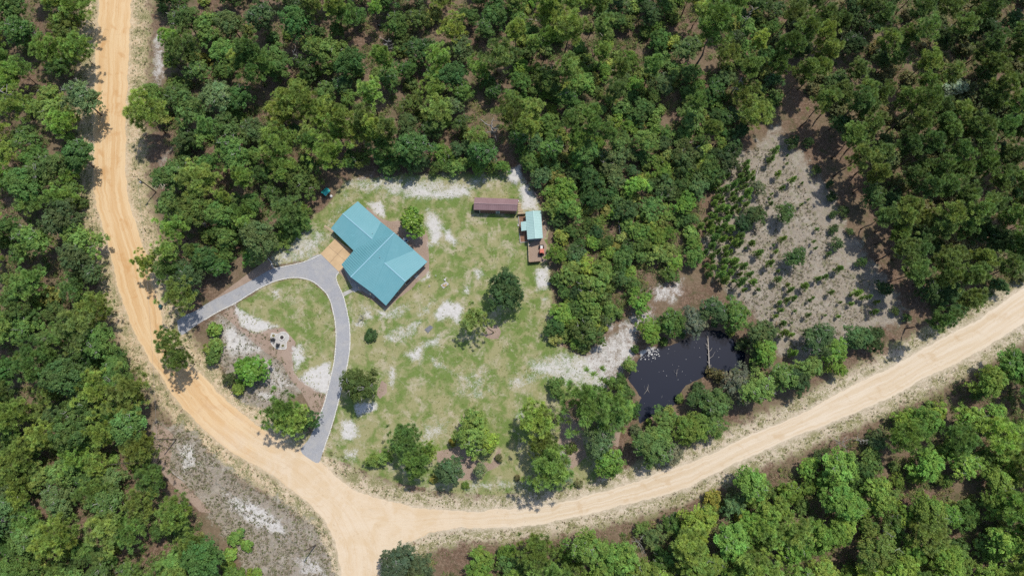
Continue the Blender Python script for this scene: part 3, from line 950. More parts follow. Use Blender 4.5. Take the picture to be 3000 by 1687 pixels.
def fill(zone, n_try, species, seed, pack=.62, limit=999, edge_pad=.5):
    """dart throwing inside a zone; species = list of (weight, name, protos, palette, scale range, label, category, group)"""
    g = random.Random(seed)
    xs = [p[0] for p in zone]; ys = [p[1] for p in zone]
    made = 0
    wsum = sum(s[0] for s in species)
    for _ in range(n_try):
        if made >= limit: break
        x, y = g.uniform(min(xs), max(xs)), g.uniform(min(ys), max(ys))
        if not inpoly(zone, x, y): continue
        t = g.random() * wsum
        for sp in species:
            t -= sp[0]
            if t <= 0: break
        if LEFT[sp[1]] <= 0: continue
        pr = g.choice(sp[2])
        sc = g.uniform(*sp[4])
        rpx = pr['R'] * sc * 10.8
        ok = True
        for gx, gy, gr in GAPS:
            if (x - gx) ** 2 + (y - gy) ** 2 < (gr + rpx * .45) ** 2: ok = False; break
        if not ok: continue
        for a, b, r in PLACED:
            if (x - a) ** 2 + (y - b) ** 2 < ((r + rpx) * pack) ** 2: ok = False; break
        if not ok: continue
        PLACED.append((x, y, rpx))
        o = tree(sp[1], pr, x, y, sp[5], sp[6], sp[7], sp[3], sc, g.uniform(.85, 1.15), tilt=.05)
        WOODS.append((o, sp[1], x, y, sp[3], (sc - sp[4][0]) / (sp[4][1] - sp[4][0] + 1e-6)))
        LEFT[sp[1]] -= 1
        made += 1
    return made
LEFT = {'small_tree': 295, 'pine_tree': 295, 'oak_tree': 298, 'shrub': 290, 'young_pine': 200}
PAL = {k: [tuple(min(x * ((1.0, 1.02, .95) if 'pine' in k else (1.09, .99, 1.0))[i] * (2.75 if 'pine' in k else 2.3), .5) for i, x in enumerate(c)) for c in v] for k, v in PAL.items()}
# ------------------------------------------------------------------ single trees of the yard and the pond (placed one by one)
def one(name, proto, vx, vy, r, label, cat, pal, zs=1.0, color=None, grow=1.15, at_base=False, tilt=.03):
    sc = r / 9.27 / proto['R'] * (1.05 if 'magnolia' in name or grow is None else grow)
    PLACED.append((vx * VS, vy * VS, r * VS))
    return tree(name, proto, vx * VS, vy * VS, label, cat, None, pal, sc, zs / max(sc, .6) ** .4, at_base, color, tilt=tilt)

one('magnolia_tree', MAGN[0], 1028, 552, 37, 'round bright green broadleaf tree beside the teal house roof', 'tree', 'magnolia')
one('magnolia_tree', MAGN[1], 634, 924, 42, 'round bright green tree on the bare island inside the driveway fork', 'tree', 'magnolia', zs=.8)
one('oak_tree', OAK[1], 1275, 738, 50, 'large dense dark green oak on the open lawn', 'tree', 'oak', color=(.075, .155, .048))
one('oak_tree', OAK[3], 905, 968, 44, 'spreading oak with pale bare twigs beside the driveway curve', 'tree', 'oak', color=(.12, .19, .05))
one('oak_tree', OAK[2], 1192, 1078, 46, 'bright green oak standing alone near the lower lawn edge', 'tree', 'oak_bright')
one('oak_tree', OAK[4], 1228, 1108, 30, 'smaller bright oak touching the lone oak at the lower lawn edge', 'tree', 'oak_bright')
one('oak_tree', OAK[5], 1132, 1183, 36, 'dark grey-green oak just above the road junction', 'tree', 'oak_dark', color=(.095, .15, .062))
one('oak_tree', OAK[6], 1208, 1180, 17, 'small pale green sapling on brown straw above the road', 'tree', 'oak_grey', color=(.27, .36, .16))
one('shrub', SHRUB[2], 700, 566 + 2, 10, 'low shrub at the edge of the woods', 'shrub', 'shrub')
for vx, vy, r, lab, z in ((1020, 1098, 29, 'pine with a tufted crown leaning over the lower lawn', 1), (1052, 1165, 28, 'pine standing nearest the curve of the road below the lawn', 1),
                          (1078, 1130, 17, 'slim pine squeezed between two larger pines below the lawn', .9),
                          (1345, 1058, 34, 'pine on the lower lawn right of the lone bright oak', 1.1), (1382, 1165, 40, 'broad pine beside the road below the lawn', 1.1), (1365, 1115, 26, 'narrow pine between two broader pines on the lower lawn', 1.1),
                          (1478, 1020, 52, 'widest tufted pine left of the pond', 1.0), (1530, 1045, 30, 'pine leaning against the widest pine by the pond', 1.0),
                          (708, 1026, 32, 'pine on the straw bed where the driveway narrows', 1.0), (740, 1055, 30, 'shorter pine behind the driveway bed pine', .9)):
    one('pine_tree', BROADPINE[int(vx) % 5], vx, vy, r, lab, 'tree', 'pine', z)
one('oak_tree', OAK[0], 768, 1062, 26, 'dark rounded oak touching the narrow end of the driveway', 'tree', 'oak', color=(.10, .19, .05))
one('oak_tree', OAK[7], 1380, 1048, 22, 'small grey-green oak behind a lawn pine', 'tree', 'oak_grey')
one('oak_tree', OAK[2], 1400, 1200, 34, 'grey-green oak overhanging the road below the lawn', 'tree', 'oak_grey')
one('oak_tree', OAK[3], 1512, 1110, 38, 'tall oak on straw left of the pond', 'tree', 'oak')
one('oak_tree', OAK[5], 1532, 1165, 38, 'bright oak by the road left of the pond', 'tree', 'oak_bright')
one('oak_tree', OAK[4], 1400, 968, 24, 'small dark oak on the white sand left of the pond', 'tree', 'oak', zs=.7)
one('young_pine', YPINE[0], 935, 1157, 13, 'bushy young pine at the far left of the lower lawn', 'tree', 'ypine', .6)
one('young_pine', YPINE[1], 968, 1150, 15, 'bushy young pine second from the left on the lower lawn', 'tree', 'ypine', .6)
one('shrub', SHRUB[3], 706, 1072, 0.1 + 12, 'low shrub beneath the driveway bed pine', 'shrub', 'shrub')
one('shrub', SHRUB[0], 1137, 1110, 11, 'yellow-green shrub on straw near the dark oak', 'shrub', 'yellow')
one('shrub', SHRUB[4], 930, 848, 20, 'sparse green shrub under the bare grey bush by the driveway', 'shrub', 'oak_dark', .6)
one('pine_tree', PINE[2], 1808, 62, 40, 'tall pine with a long bare trunk in the open wood right of the top middle', 'tree', 'pine', 1.25, grow=1.1)
one('pine_tree', PINE[4], 1432, 70, 32, 'lone tall pine with a straight bare trunk near the top middle', 'tree', 'pine', 1.1, grow=1.1)
# leaning pine on the lawn: foot in a straw ring, crown thrown far to one side
_foot, _top = W(1447, 974), W(1378, 926, 8.5)
LEAN = pine_proto(401, 3.5, 9.5, .66, 26, 5, 38, .58, .1, .055, lean=(_top.x - _foot.x, _top.y - _foot.y))
e = tree('pine_tree', LEAN, 1447, 974, 'leaning pine with a crooked trunk rising from a straw ring on the lawn', 'tree', None, 'pine', 1.0, 1.0, True, rot=0)
e.rotation_euler = (0, 0, 0)
PLACED.append((1390, 938, 50)); PLACED.append((1447, 974, 10))
# pines over the dirt road on its inner bend, hedge shrubs behind them
for vx, vy, r, lab in ((368, 668, 22, 'slim pine crown reaching over the orange road'), (424, 862, 26, 'tufted pine leaning over the orange road bend by the driveway mouth'),
                       (452, 905, 22, 'lower pine on the orange road bend below the driveway mouth'), (448, 742, 30, 'pine above the western mouth of the driveway')):
    one('pine_tree', BROADPINE[int(vx) % 5], vx, vy, r, lab, 'tree', 'pine', 1.15)
for i, (vx, vy, r, lab) in enumerate(((540, 830, 22, 'topmost shrub of the short row inside the driveway fork'), (535, 868, 24, 'middle shrub of the short row inside the driveway fork'), (532, 900, 22, 'lowest shrub of the short row inside the driveway fork'),
                         (600, 978, 20, 'bright shrub below the round island tree'), (578, 948, 18, 'dull shrub left of the round island tree'))):
    one('shrub', SHRUB[i], vx, vy, r, lab, 'shrub', 'oak_bright' if i != 4 else 'shrub_dull', 1.2)
for i, (vx, vy, r, lab) in enumerate(((1090, 1205, 12, 'low shrub just above the road left of the dark oak'), (1170, 1222, 10, 'small shrub by the road below the dark oak'), (1255, 1150, 11, 'dull shrub on straw right of the pale sapling'), (1300, 1200, 9, 'tiny shrub on dry grass near the road'),
                         (1345, 1215, 12, 'low shrub at the road edge under the broad pine'), (1440, 1130, 13, 'shrub on straw between the broad pine and the tall oak'), (1455, 1215, 12, 'shrub at the road edge right of the grey-green oak'), (1425, 845, 22, 'bright shrub at the sandy end of the thicket'), (1395, 850, 20, 'rounded shrub beside the lawn at the thicket end'), (1470, 870, 20, 'shrub beside the sandy track'), (1600, 880, 12, 'small shrub on the sand beside the pond'))):
    one('shrub', SHRUB[i % 6], vx, vy, r, lab, 'shrub', 'shrub_dull' if i in (2, 3, 6) else 'shrub', 1.0)
# trees round the pond
PONDT = [(1583, 917, 21, 'oak', 'small round oak on the sand at the left bank of the pond'), (1563, 985, 38, 'oak', 'oak at the lower left corner of the pond'), (1570, 1035, 32, 'oak_bright', 'bright oak below the lower left corner of the pond'),
         (1638, 838, 34, 'oak_bright', 'bright low tree at the upper left corner of the pond'), (1690, 808, 42, 'oak', 'grey-green oak above the pond'), (1745, 800, 36, 'oak_grey', 'pale oak above the middle of the pond'),
         (1795, 780, 40, 'oak', 'oak above the dead trunk in the pond'), (1850, 790, 42, 'oak_bright', 'bright oak at the upper right of the pond'), (1912, 838, 42, 'oak', 'oak at the right end of the pond'), (1905, 895, 30, 'oak_dark', 'dark oak overhanging the right end of the water'),
         (1925, 880, 36, 'oak_bright', 'oak right of the pond beside the dry clearing'), (1752, 1002, 30, 'oak_dark', 'dark shrubby oak at the lower bank of the pond'), (1800, 1015, 48, 'oak', 'large oak below the dead trunk in the pond'), (1862, 972, 44, 'oak_grey', 'grey-green oak at the lower right bank of the pond'),
         (1905, 975, 48, 'oak', 'oak between the pond and the pale road'), (1965, 945, 40, 'oak', 'oak right of the lower bank trees'), (2010, 960, 38, 'oak_dark', 'dark oak beside the pale road right of the pond'), (1662, 1088, 48, 'oak', 'wide oak at the foot of the pond'),
         (1735, 1080, 48, 'oak_bright', 'wide bright oak between pond foot and pale road'), (1635, 1120, 50, 'oak', 'oak overhanging the pale road below the pond'), (1690, 1140, 34, 'oak_grey', 'grey-green oak reaching over the pale road'), (1780, 1070, 40, 'oak', 'oak beside the pale road below the pond'),
         (2060, 850, 46, 'oak', 'lone oak at the lower end of the dry clearing'), (2100, 880, 36, 'oak_bright', 'bright oak at the lower corner of the dry clearing'), (2155, 850, 38, 'oak', 'oak at the right corner of the dry clearing beside the road'), (2200, 845, 34, 'oak_dark', 'dark oak at the roadside corner of the clearing'), (2040, 920, 34, 'oak', 'low oak at the roadside below the clearing'), (2110, 925, 26, 'oak_bright', 'low bright oak at the roadside below the clearing'),
         (1868, 560, 30, 'oak_dark', 'dark oak in the middle of the dry clearing'), (1905, 470, 22, 'oak_grey', 'pale blue-green tree in the upper dry clearing'), (1977, 535, 30, 'oak_dark', 'low round dark tree in the dry clearing'), (2003, 645, 30, 'oak_dark', 'round dark tree in the lower dry clearing'), (1905, 540, 32, 'oak_dark', 'second dark oak in the middle of the dry clearing')]
for i, (vx, vy, r, pal, lab) in enumerate(PONDT):
    one('oak_tree', OAK[(i * 3 + 1) % 8], vx, vy, r, lab, 'tree', pal, .8 if r < 36 else .9, grow=1.02)
# low bushes along the pond bank
_edge = [p for p in densify(POND + POND[:1], 20)]
_cx, _cy = sum(p[0] for p in POND) / len(POND), sum(p[1] for p in POND) / len(POND)
_k = 0
for i, q in enumerate(_edge[::2]):
    if q.x < 1900 and q.y < 1070: continue
    dx, dy = q.x - _cx, q.y - _cy
    L_ = math.hypot(dx, dy)
    bx_, by_ = q.x + dx / L_ * (12 + random.uniform(-3, 14)), q.y + dy / L_ * (12 + random.uniform(-3, 14))
    tree('bank_bush', SHRUB[i % 6], bx_, by_, 'x', 'bush', 'bushes along the pond bank', random.choice(['shrub', 'oak_dark', 'shrub_dull', 'oak']), random.uniform(.7, 1.25), random.uniform(.8, 1.3))['label'] = 'low bush number %d clockwise along the pond bank' % 0
    _k += 1
_bb = sorted([o for o in C.objects if o.name.startswith('bank_bush')], key=lambda o: math.atan2(-(o.location.y - W(_cx, _cy).y), o.location.x - W(_cx, _cy).x))
_oc = ['first', 'second', 'third', 'fourth', 'fifth', 'sixth', 'seventh', 'eighth', 'ninth', 'tenth', 'eleventh', 'twelfth', 'thirteenth', 'fourteenth', 'fifteenth', 'sixteenth', 'seventeenth', 'eighteenth', 'nineteenth', 'twentieth', 'twenty-first', 'twenty-second', 'twenty-third', 'twenty-fourth', 'twenty-fifth', 'twenty-sixth', 'twenty-seventh', 'twenty-eighth', 'twenty-ninth', 'thirtieth']
for o, w_ in zip(_bb, _oc): o['label'] = 'low bush, ' + w_ + ' clockwise along the pond bank from its right end'
LEFT['oak_tree'] -= 50; LEFT['pine_tree'] -= 18; LEFT['shrub'] -= 20

# ------------------------------------------------------------------ woods
def SP(w, name, protos, pal, sc, where):
    kinds = {'pine_tree': ('tall tufted pine', 'tree'), 'oak_tree': ('leafy green oak', 'tree'), 'small_tree': ('low bushy tree', 'tree'), 'shrub': ('low leafy shrub', 'shrub'), 'young_pine': ('young pine', 'tree')}
    lab, cat = kinds[name]
    return (w, name, protos, pal, sc, lab + ' ' + where, cat, {'pine_tree': 'pines', 'oak_tree': 'oaks', 'small_tree': 'low bushy trees', 'shrub': 'shrubs', 'young_pine': 'young pines'}[name] + ' ' + where)
ZL = V([(-40,-40),(200,-40),(205,60),(195,110),(208,160),(208,260),(190,330),(208,400),(200,500),(215,600),(215,660),(255,700),(250,760),(290,850),(330,950),(362,1050),(355,1100),(365,1190),(430,1230),(510,1300),(515,1350),(530,1420),(540,1490),(-40,1490)])
ZT = V([(365,-40),(1300,-40),(1300,385),(1240,385),(1100,382),(900,385),(860,410),(825,440),(770,505),(720,550),(665,595),(610,640),(540,690),(480,722),(428,705),(408,670),(402,600),(420,520),(425,440),(410,330),(340,290),(385,215),(430,190),(425,80)])
ZF = V([(1300,425),(1240,422),(1100,420),(900,424),(880,446),(850,472),(795,540),(740,592),(685,635),(615,655),(600,630),(665,595),(720,550),(770,505),(825,440),(860,410),(900,385),(1100,382),(1300,385)])
ZM = V([(1300,-40),(1980,-40),(1960,260),(1900,310),(1700,345),(1500,380),(1330,420),(1300,400)])
ZS = V([(1345,432),(1500,385),(1700,350),(1880,320),(1850,390),(1790,470),(1760,560),(1760,640),(1700,680),(1620,750),(1540,800),(1480,880),(1430,870),(1395,840),(1402,740),(1405,620),(1402,540),(1372,470)])
ZR = V([(1960,-40),(2640,-40),(2640,640),(2560,700),(2470,760),(2390,800),(2360,812),(2322,735),(2265,622),(2215,535),(2165,422),(2092,305),(2005,215)])
ZE_ = V([(1990,300),(2060,380),(2110,470),(2150,570),(2200,640),(2260,740),(2300,810),(2270,810),(2215,730),(2150,660),(2105,610),(2085,540),(2050,460),(1990,370)])
ZB = V([(960,1420),(1000,1395),(1095,1400),(1130,1440),(1170,1430),(1240,1390),(1374,1370),(1534,1352),(1605,1325),(1717,1290),(1806,1245),(1877,1205),(2019,1165),(2073,1130),(2155,1100),(2233,1040),(2340,1005),(2428,965),(2480,930),(2640,860),(2640,1500),(960,1500)])
ZC = V([(555,1345),(600,1330),(650,1350),(655,1400),(640,1490),(555,1490)])
A, B_, D_, E_, F_, G_ = 'in the wood left of the orange road', 'in the wood above the house', 'in the open wood above the sheds', 'in the thicket between the sheds and the dry clearing', 'in the dense pine stand at upper right', 'in the wood below the pale road'
one('oak_tree', OAK[6], 1000, 1425, 44, 'dark grey-green oak at the bottom edge by the road junction', 'tree', 'oak_dark', color=(.10, .145, .072))
one('oak_tree', OAK[1], 1055, 1435, 36, 'second dark grey-green oak at the bottom edge by the junction', 'tree', 'oak_dark', color=(.10, .145, .072))
# large crowns first, smaller ones into the remaining gaps
fill(ZL, 5000, [SP(5.5, 'oak_tree', OAK, 'oak', (.6, 1.35), A), SP(3, 'pine_tree', BROADPINE, 'pine', (.65, 1.15), A)], 1, .56, 128)
fill(ZT, 6000, [SP(5.5, 'oak_tree', OAK, 'oak', (.6, 1.3), B_), SP(3.5, 'pine_tree', BROADPINE + PINE[:2], 'pine', (.65, 1.15), B_)], 2, .56, 140)
fill(ZM, 5000, [SP(3, 'oak_tree', OAK, 'oak', (.7, 1.0), D_), SP(3, 'pine_tree', PINE + BROADPINE[:2], 'pine', (.75, 1.05), D_)], 3, .62, 62)
fill(ZR, 6000, [SP(.8, 'oak_tree', OAK, 'oak_dark', (.7, 1.0), F_), SP(5, 'pine_tree', PINE, 'pine_dark', (.9, 1.15), F_)], 4, .62, 125)
fill(ZB, 5000, [SP(4, 'oak_tree', OAK, 'oak_bright', (.75, 1.3), G_), SP(5, 'pine_tree', BROADPINE, 'pine', (.85, 1.2), G_)], 5, .54, 96)
fill(ZS, 3500, [SP(2.5, 'small_tree', BUSHY, 'oak_bright', (.7, 1.35), E_), SP(3.5, 'small_tree', BUSHY, 'oak', (.7, 1.35), E_), SP(2, 'small_tree', BUSHY, 'oak_dark', (.7, 1.4), E_), SP(1, 'pine_tree', PINE[:2], 'pine_dark', (.45, .6), E_)], 6, .56, 84)
fill(ZE_, 1500, [SP(1, 'small_tree', BUSHY, 'oak_dark', (.4, .8), 'along the right side of the dry clearing')], 17, .7, 14)
fill(ZM, 3000, [SP(1, 'small_tree', BUSHY, 'oak', (.7, 1.2), D_), SP(1, 'small_tree', BUSHY, 'oak_bright', (.6, 1.0), D_)], 18, .54, 48)
fill(ZB, 3000, [SP(1, 'small_tree', BUSHY, 'oak_bright', (.7, 1.2), G_), SP(1, 'small_tree', BUSHY, 'oak', (.7, 1.2), G_)], 19, .52, 52)
fill(ZR, 3000, [SP(1, 'small_tree', BUSHY, 'oak_dark', (.8, 1.3), F_)], 20, .50, 24)
fill(ZF, 2500, [SP(2, 'small_tree', BUSHY, 'oak_bright', (.6, 1.0), 'on the edge of the wood above the lawn'), SP(2, 'small_tree', BUSHY, 'oak', (.6, 1.0), 'on the edge of the wood above the lawn')], 25, .52, 50)
fill(ZC, 300, [SP(1, 'shrub', SHRUB, 'oak_bright', (1.2, 1.9), 'by the bottom edge beside the bare clearing')], 16, .6, 9)
fill(ZL, 4000, [SP(1, 'shrub', SHRUB, 'shrub', (1.1, 1.9), A)], 7, .50, 30)
fill(ZT, 4000, [SP(1, 'shrub', SHRUB, 'shrub', (1.1, 1.8), B_)], 8, .50, 36)
fill(ZM, 4000, [SP(1, 'shrub', SHRUB, 'shrub', (1.3, 2.2), D_)], 9, .52, 72)
fill(ZR, 4000, [SP(1, 'shrub', SHRUB, 'shrub_dull', (1.5, 2.4), F_)], 10, .50, 52)
fill(ZB, 3000, [SP(5, 'shrub', SHRUB, 'shrub', (1.0, 1.8), G_), SP(1, 'shrub', SHRUB, 'yellow', (1.0, 1.6), G_)], 11, .50, 34)
fill(ZS, 3000, [SP(1, 'shrub', SHRUB, 'shrub', (1.2, 2.0), E_)], 12, .50, 36)
# young pines on the dry clearing
YC = V([(1800,470),(1880,380),(1950,340),(2000,420),(2040,500),(2075,590),(2100,660),(2190,710),(2220,790),(2130,840),(2000,890),(1950,860),(1890,780),(1790,690),(1760,600)])
YD = V([(1790,470),(1890,400),(1900,480),(1860,640),(1900,700),(1850,720),(1780,690),(1755,600)])
Y1, Y2 = 'crowded on the left of the dry clearing', 'scattered on the dry clearing'
fill(YD, 2500, [SP(1, 'young_pine', YPINE, 'ypine', (.6, 1.35), Y1)], 13, .75, 75)
fill(YC, 2500, [SP(1, 'young_pine', YPINE, 'ypine', (.4, 1.25), Y2)], 14, 1.15, 62)

print('LEFT', LEFT)
# ------------------------------------------------------------------ building materials
def metal_roof(name, col, dirt):
    m = NM(name)
    p = m.pos()
    c = m.mix(m.step(m.noise(p, .35, 5, .6), .35, .7), col, dirt)
    c = m.mix(m.math('MULTIPLY', m.step(m.noise(p, 3.0, 4, .7), .5, .75), .12), c, tuple(x * .8 for x in col))
    c = m.mix(m.math('MULTIPLY', m.step(m.noise(p, .8, 6, .7, 1.0), .55, .72), .30), c, tuple(min(1, x * 1.35 + .03) for x in col))
    c = m.mix(m.math('MULTIPLY', m.step(m.noise(p, 1.6, 4, .7), .62, .80), .18), c, tuple(x * .7 for x in col))
    m.color(c)
    return m.set(.55, 0, .35)
MAT['teal'] = metal_roof('teal_metal', (.130, .330, .365), (.145, .345, .38))
MAT['teal_light'] = metal_roof('teal_ridge', (.24, .45, .52), (.22, .42, .49))
MAT['mint'] = metal_roof('mint_metal', (.37, .54, .50), (.41, .58, .54))
MAT['maroon'] = metal_roof('maroon_metal', (.25, .155, .155), (.29, .185, .185))
MAT['maroon_wall'] = metal_roof('maroon_siding', (.19, .105, .095), (.23, .13, .12))
MAT['aqua'] = metal_roof('aqua_metal', (.04, .42, .38), (.05, .46, .42))
MAT['siding'] = simple('grey_siding', (.20, .185, .165), (.16, .15, .135), .8, .8)
MAT['bluegrey'] = simple('bluegrey_siding', (.22, .28, .32), (.18, .23, .27), .8, .8)
MAT['white'] = simple('white_paint', (.72, .71, .68), (.60, .58, .54), 2, .6)
MAT['trim'] = simple('grey_trim', (.40, .44, .45), (.34, .37, .38), 2, .6)
MAT['glass'] = NM('window_glass').set(.08, 0, .6); MAT['glass'].node_tree.nodes['Principled BSDF'].inputs['Base Color'].default_value = (.02, .025, .03, 1)
MAT['wood'] = simple('weathered_wood', (.33, .24, .16), (.22, .155, .10), 2, .9, .1, bump=.3)
MAT['deck'] = simple('deck_wood', (.30, .17, .11), (.22, .125, .08), 2.5, .85, .15, bump=.3)
MAT['tanwood'] = simple('tan_wood', (.52, .42, .28), (.42, .33, .21), 2, .9, .1, bump=.3)
MAT['darkwood'] = simple('dark_wood', (.10, .08, .065), (.06, .05, .04), 2, .9, .1, bump=.3)
MAT['pole'] = simple('creosote_pole', (.15, .125, .105), (.10, .08, .07), 2, .9, .1, bump=.3)
MAT['black'] = simple('black_plastic', (.018, .018, .02), (.03, .03, .032), 4, .6)
MAT['rubber'] = simple('tyre_rubber', (.02, .02, .02), (.035, .033, .03), 4, .85)
MAT['orange'] = simple('orange_paint', (.55, .13, .075), (.48, .11, .065), 2, .5, .3)
MAT['steel'] = simple('grey_steel', (.42, .43, .44), (.32, .33, .34), 3, .45, .5, .6)
MAT['greenbin'] = simple('green_bin', (.02, .085, .075), (.015, .065, .06), 3, .5)
MAT['blue'] = simple('faded_blue', (.16, .24, .38), (.11, .17, .28), 2, .6)
MAT['paver'] = simple('pale_paver', (.58, .55, .51), (.46, .43, .39), 3.5, .9, .1, bump=.3)
MAT['ash'] = simple('ash', (.08, .06, .055), (.15, .11, .10), 6, .95, .1, bump=.5)
MAT['soil'] = simple('planter_soil', (.30, .25, .16), (.20, .17, .10), 5, .95, .1, bump=.5)
MAT['gravelbrown'] = simple('pen_gravel', (.30, .235, .20), (.20, .15, .125), 5, .95, .1, bump=.5)

def ribs(mb, poly, n, up, spacing, w=.05, h=.045):
    """raised seams running up a roof plane: poly = 3D corners, up = direction towards the ridge (3D, in plane)"""
    P = [Vector(p) for p in poly]
    nrm = (P[1] - P[0]).cross(P[2] - P[0]).normalized()
    if nrm.z < 0: nrm = -nrm
    up = (up - nrm * up.dot(nrm)).normalized()
    al = nrm.cross(up).normalized()
    o = P[0]
    q = [((p - o).dot(al), (p - o).dot(up)) for p in P]
    s0, s1 = min(a for a, b in q), max(a for a, b in q)
    k = int((s1 - s0) / spacing)
    off = ((s1 - s0) - k * spacing) / 2
    for i in range(k + 1):
        s = s0 + off + i * spacing + 1e-4
        hits = []
        for j in range(len(q)):
            (a0, b0), (a1, b1) = q[j], q[(j + 1) % len(q)]
            if (a0 > s) != (a1 > s): hits.append(b0 + (b1 - b0) * (s - a0) / (a1 - a0))
        hits.sort()
        for u0, u1 in zip(hits[::2], hits[1::2]):
            if u1 - u0 < .15: continue
            c = o + al * s + up * ((u0 + u1) / 2) + nrm * (h / 2 - .006)
            m = Matrix((al, up, nrm)).transposed()
            mb.box(c, (w, u1 - u0 - .04, h), axis=m)

def roof_plane(parent, poly, ridge_mid, mat, spacing=.6, t=.14, name='roof_panel', rib=(.05, .045)):
    P = [Vector(p) for p in poly]
    c = sum(P, Vector()) / len(P)
    o = MB().slab(P, t).build(name, mat, parent)
    mb = MB()
    ribs(mb, P, None, (Vector(ridge_mid) - c), spacing, *rib)
    r = mb.build('seams', mat, o)
    r['kind'] = 'stuff'
    return o

def shrink(poly, d):
    """inset an xy outline (counter-clockwise or clockwise) by d"""
    n = len(poly)
    P = [Vector(p[:2]) for p in poly]
    a = sum(P[i].x * P[(i + 1) % n].y - P[(i + 1) % n].x * P[i].y for i in range(n))
    sg = 1 if a > 0 else -1
    out = []
    for i in range(n):
        e0, e1 = (P[i] - P[i - 1]).normalized(), (P[(i + 1) % n] - P[i]).normalized()
        n0, n1 = Vector((-e0.y, e0.x)) * sg, Vector((-e1.y, e1.x)) * sg
        b = (n0 + n1)
        k = b.dot(n0)
        out.append(P[i] + b * (d / max(k, .3)))
    return out

# ------------------------------------------------------------------ the house
ZE, ZR_, ZG, ZW_ = 2.75, 5.5, 3.75, 4.25            # eaves, main ridge, garage ridge, rear wing ridge
hA, hC = W(1048, 590, ZE), W(969.4, 669.2, ZE)
hE, hH = W(1116, 650.4, ZE), W(1036, 734, ZE)
hB, hD = W(1004, 625.8, ZG), W(1090.8, 700.3, ZG)
hK, hJ, hF = W(1000.4, 775.3, ZE), W(1027.7, 812, ZR_), W(1156, 682, ZR_)
hL, hQ = W(1091.7, 859, ZE), W(1213.5, 733, ZE)
hN, hO = W(1126.5, 769.8, ZW_), W(1188, 825, ZW_)
hM, hP = W(1130.8, 895, ZE), W(1252, 767, ZE)
base = (hJ + hQ) / 2; base.z = 0
house = empty('house', base, 'teal metal roofed house with three gabled wings beside the driveway', 'house')
mid = lambda *p: sum((Vector(x) for x in p), Vector()) / len(p)
roof = MB().slab([hJ + Vector((0, 0, .03)), hF + Vector((0, 0, .03)), hF + Vector((.2, .2, -.02)), hJ + Vector((.2, .2, -.02))], .06).build('roof', MAT['teal'], house)
def rp(poly, rm): return roof_plane(roof, poly, rm, MAT['teal'], .6, rib=(.05, .03))
rp([hJ, hF, hE, hD, hH, hK], mid(hJ, hF))
rp([hF, hJ, hL, hN, hQ], mid(hJ, hF))
rp([hB, hA, hE, hD], mid(hB, hD))
rp([hD, hH, hC, hB], mid(hB, hD))
rp([hN, hL, hM, hO], mid(hN, hO))
rp([hO, hP, hQ, hN], mid(hN, hO))
for a, b in ((hJ, hF), (hB, hD), (hN, hO)):
    up_ = Vector((0, 0, .05))
    MB().bar(a + up_, b + up_, .30, .05).build('ridge_cap', MAT['teal_light'], roof)
# walls under the eaves
wall_poly = [hA, hE, hF * 1, hQ, hP, hM, hL, hK, hH, hC]
wp = [Vector((p.x, p.y)) for p in (hA, hE, hQ, hP, hM, hL, hK, hH, hC)]
wp = shrink(wp, .55)
# the corner by the front is an open porch: pull the wall back there
porch_in = Vector((hJ.x, hJ.y)).lerp(Vector((hF.x, hF.y)), .22)
walls = MB()
walls.prism([tuple(p) for p in wp], 0, ZE - .16)
wl = walls.build('wall', MAT['siding'], house)
# gable triangles
for a, pk, b in ((hA, hB, hC), (hM, hO, hP), (hK, hJ, hL)):
    cen = Vector((base.x, base.y, 0))
    inw = lambda p: Vector((p.x, p.y, p.z - .2)) + (cen - Vector((p.x, p.y, 0))).normalized() * .5
    MB().slab([inw(a), inw(pk), inw(b)], .05).build('gable', MAT['siding'], house)
# windows and doors on the walls
def on_wall(i, t, w, z0, z1, nm, mat, frame=None):
    a, b = wp[i], wp[(i + 1) % len(wp)]
    d = (b - a).normalized()
    area = sum(wp[k].x * wp[(k + 1) % len(wp)].y - wp[(k + 1) % len(wp)].x * wp[k].y for k in range(len(wp)))
    nrm = Vector((d.y, -d.x)) * (1 if area > 0 else -1)
    c = a.lerp(b, t) + nrm * .03
    o = MB().box((c.x, c.y, (z0 + z1) / 2), (w, .06, z1 - z0), math.atan2(d.y, d.x)).build(nm, mat, house)
    if frame:
        f = MB()
        for s in (-1, 1):
            q_ = c + d * s * (w / 2 + .05)
            f.box((q_.x, q_.y, (z0 + z1) / 2), (.1, .09, z1 - z0 + .2), math.atan2(d.y, d.x))
        for z in (z0 - .05, z1 + .05): f.box((c.x, c.y, z), (w, .09, .1), math.atan2(d.y, d.x))
        f.build('frame', frame, o)
for i, t in ((2, .35), (3, .2), (3, .75), (4, .4), (4, .8), (5, .5), (0, .5)): on_wall(i, t, 1.2, .9, 2.1, 'window', MAT['glass'], MAT['white'])
on_wall(3, .45, 1.8, .1, 2.1, 'door', MAT['glass'], MAT['white'])
on_wall(5, .15, 1.0, .1, 2.1, 'door', MAT['darkwood'], MAT['white'])
on_wall(7, .5, 4.8, .05, 2.2, 'garage_door', MAT['white'], MAT['trim'])
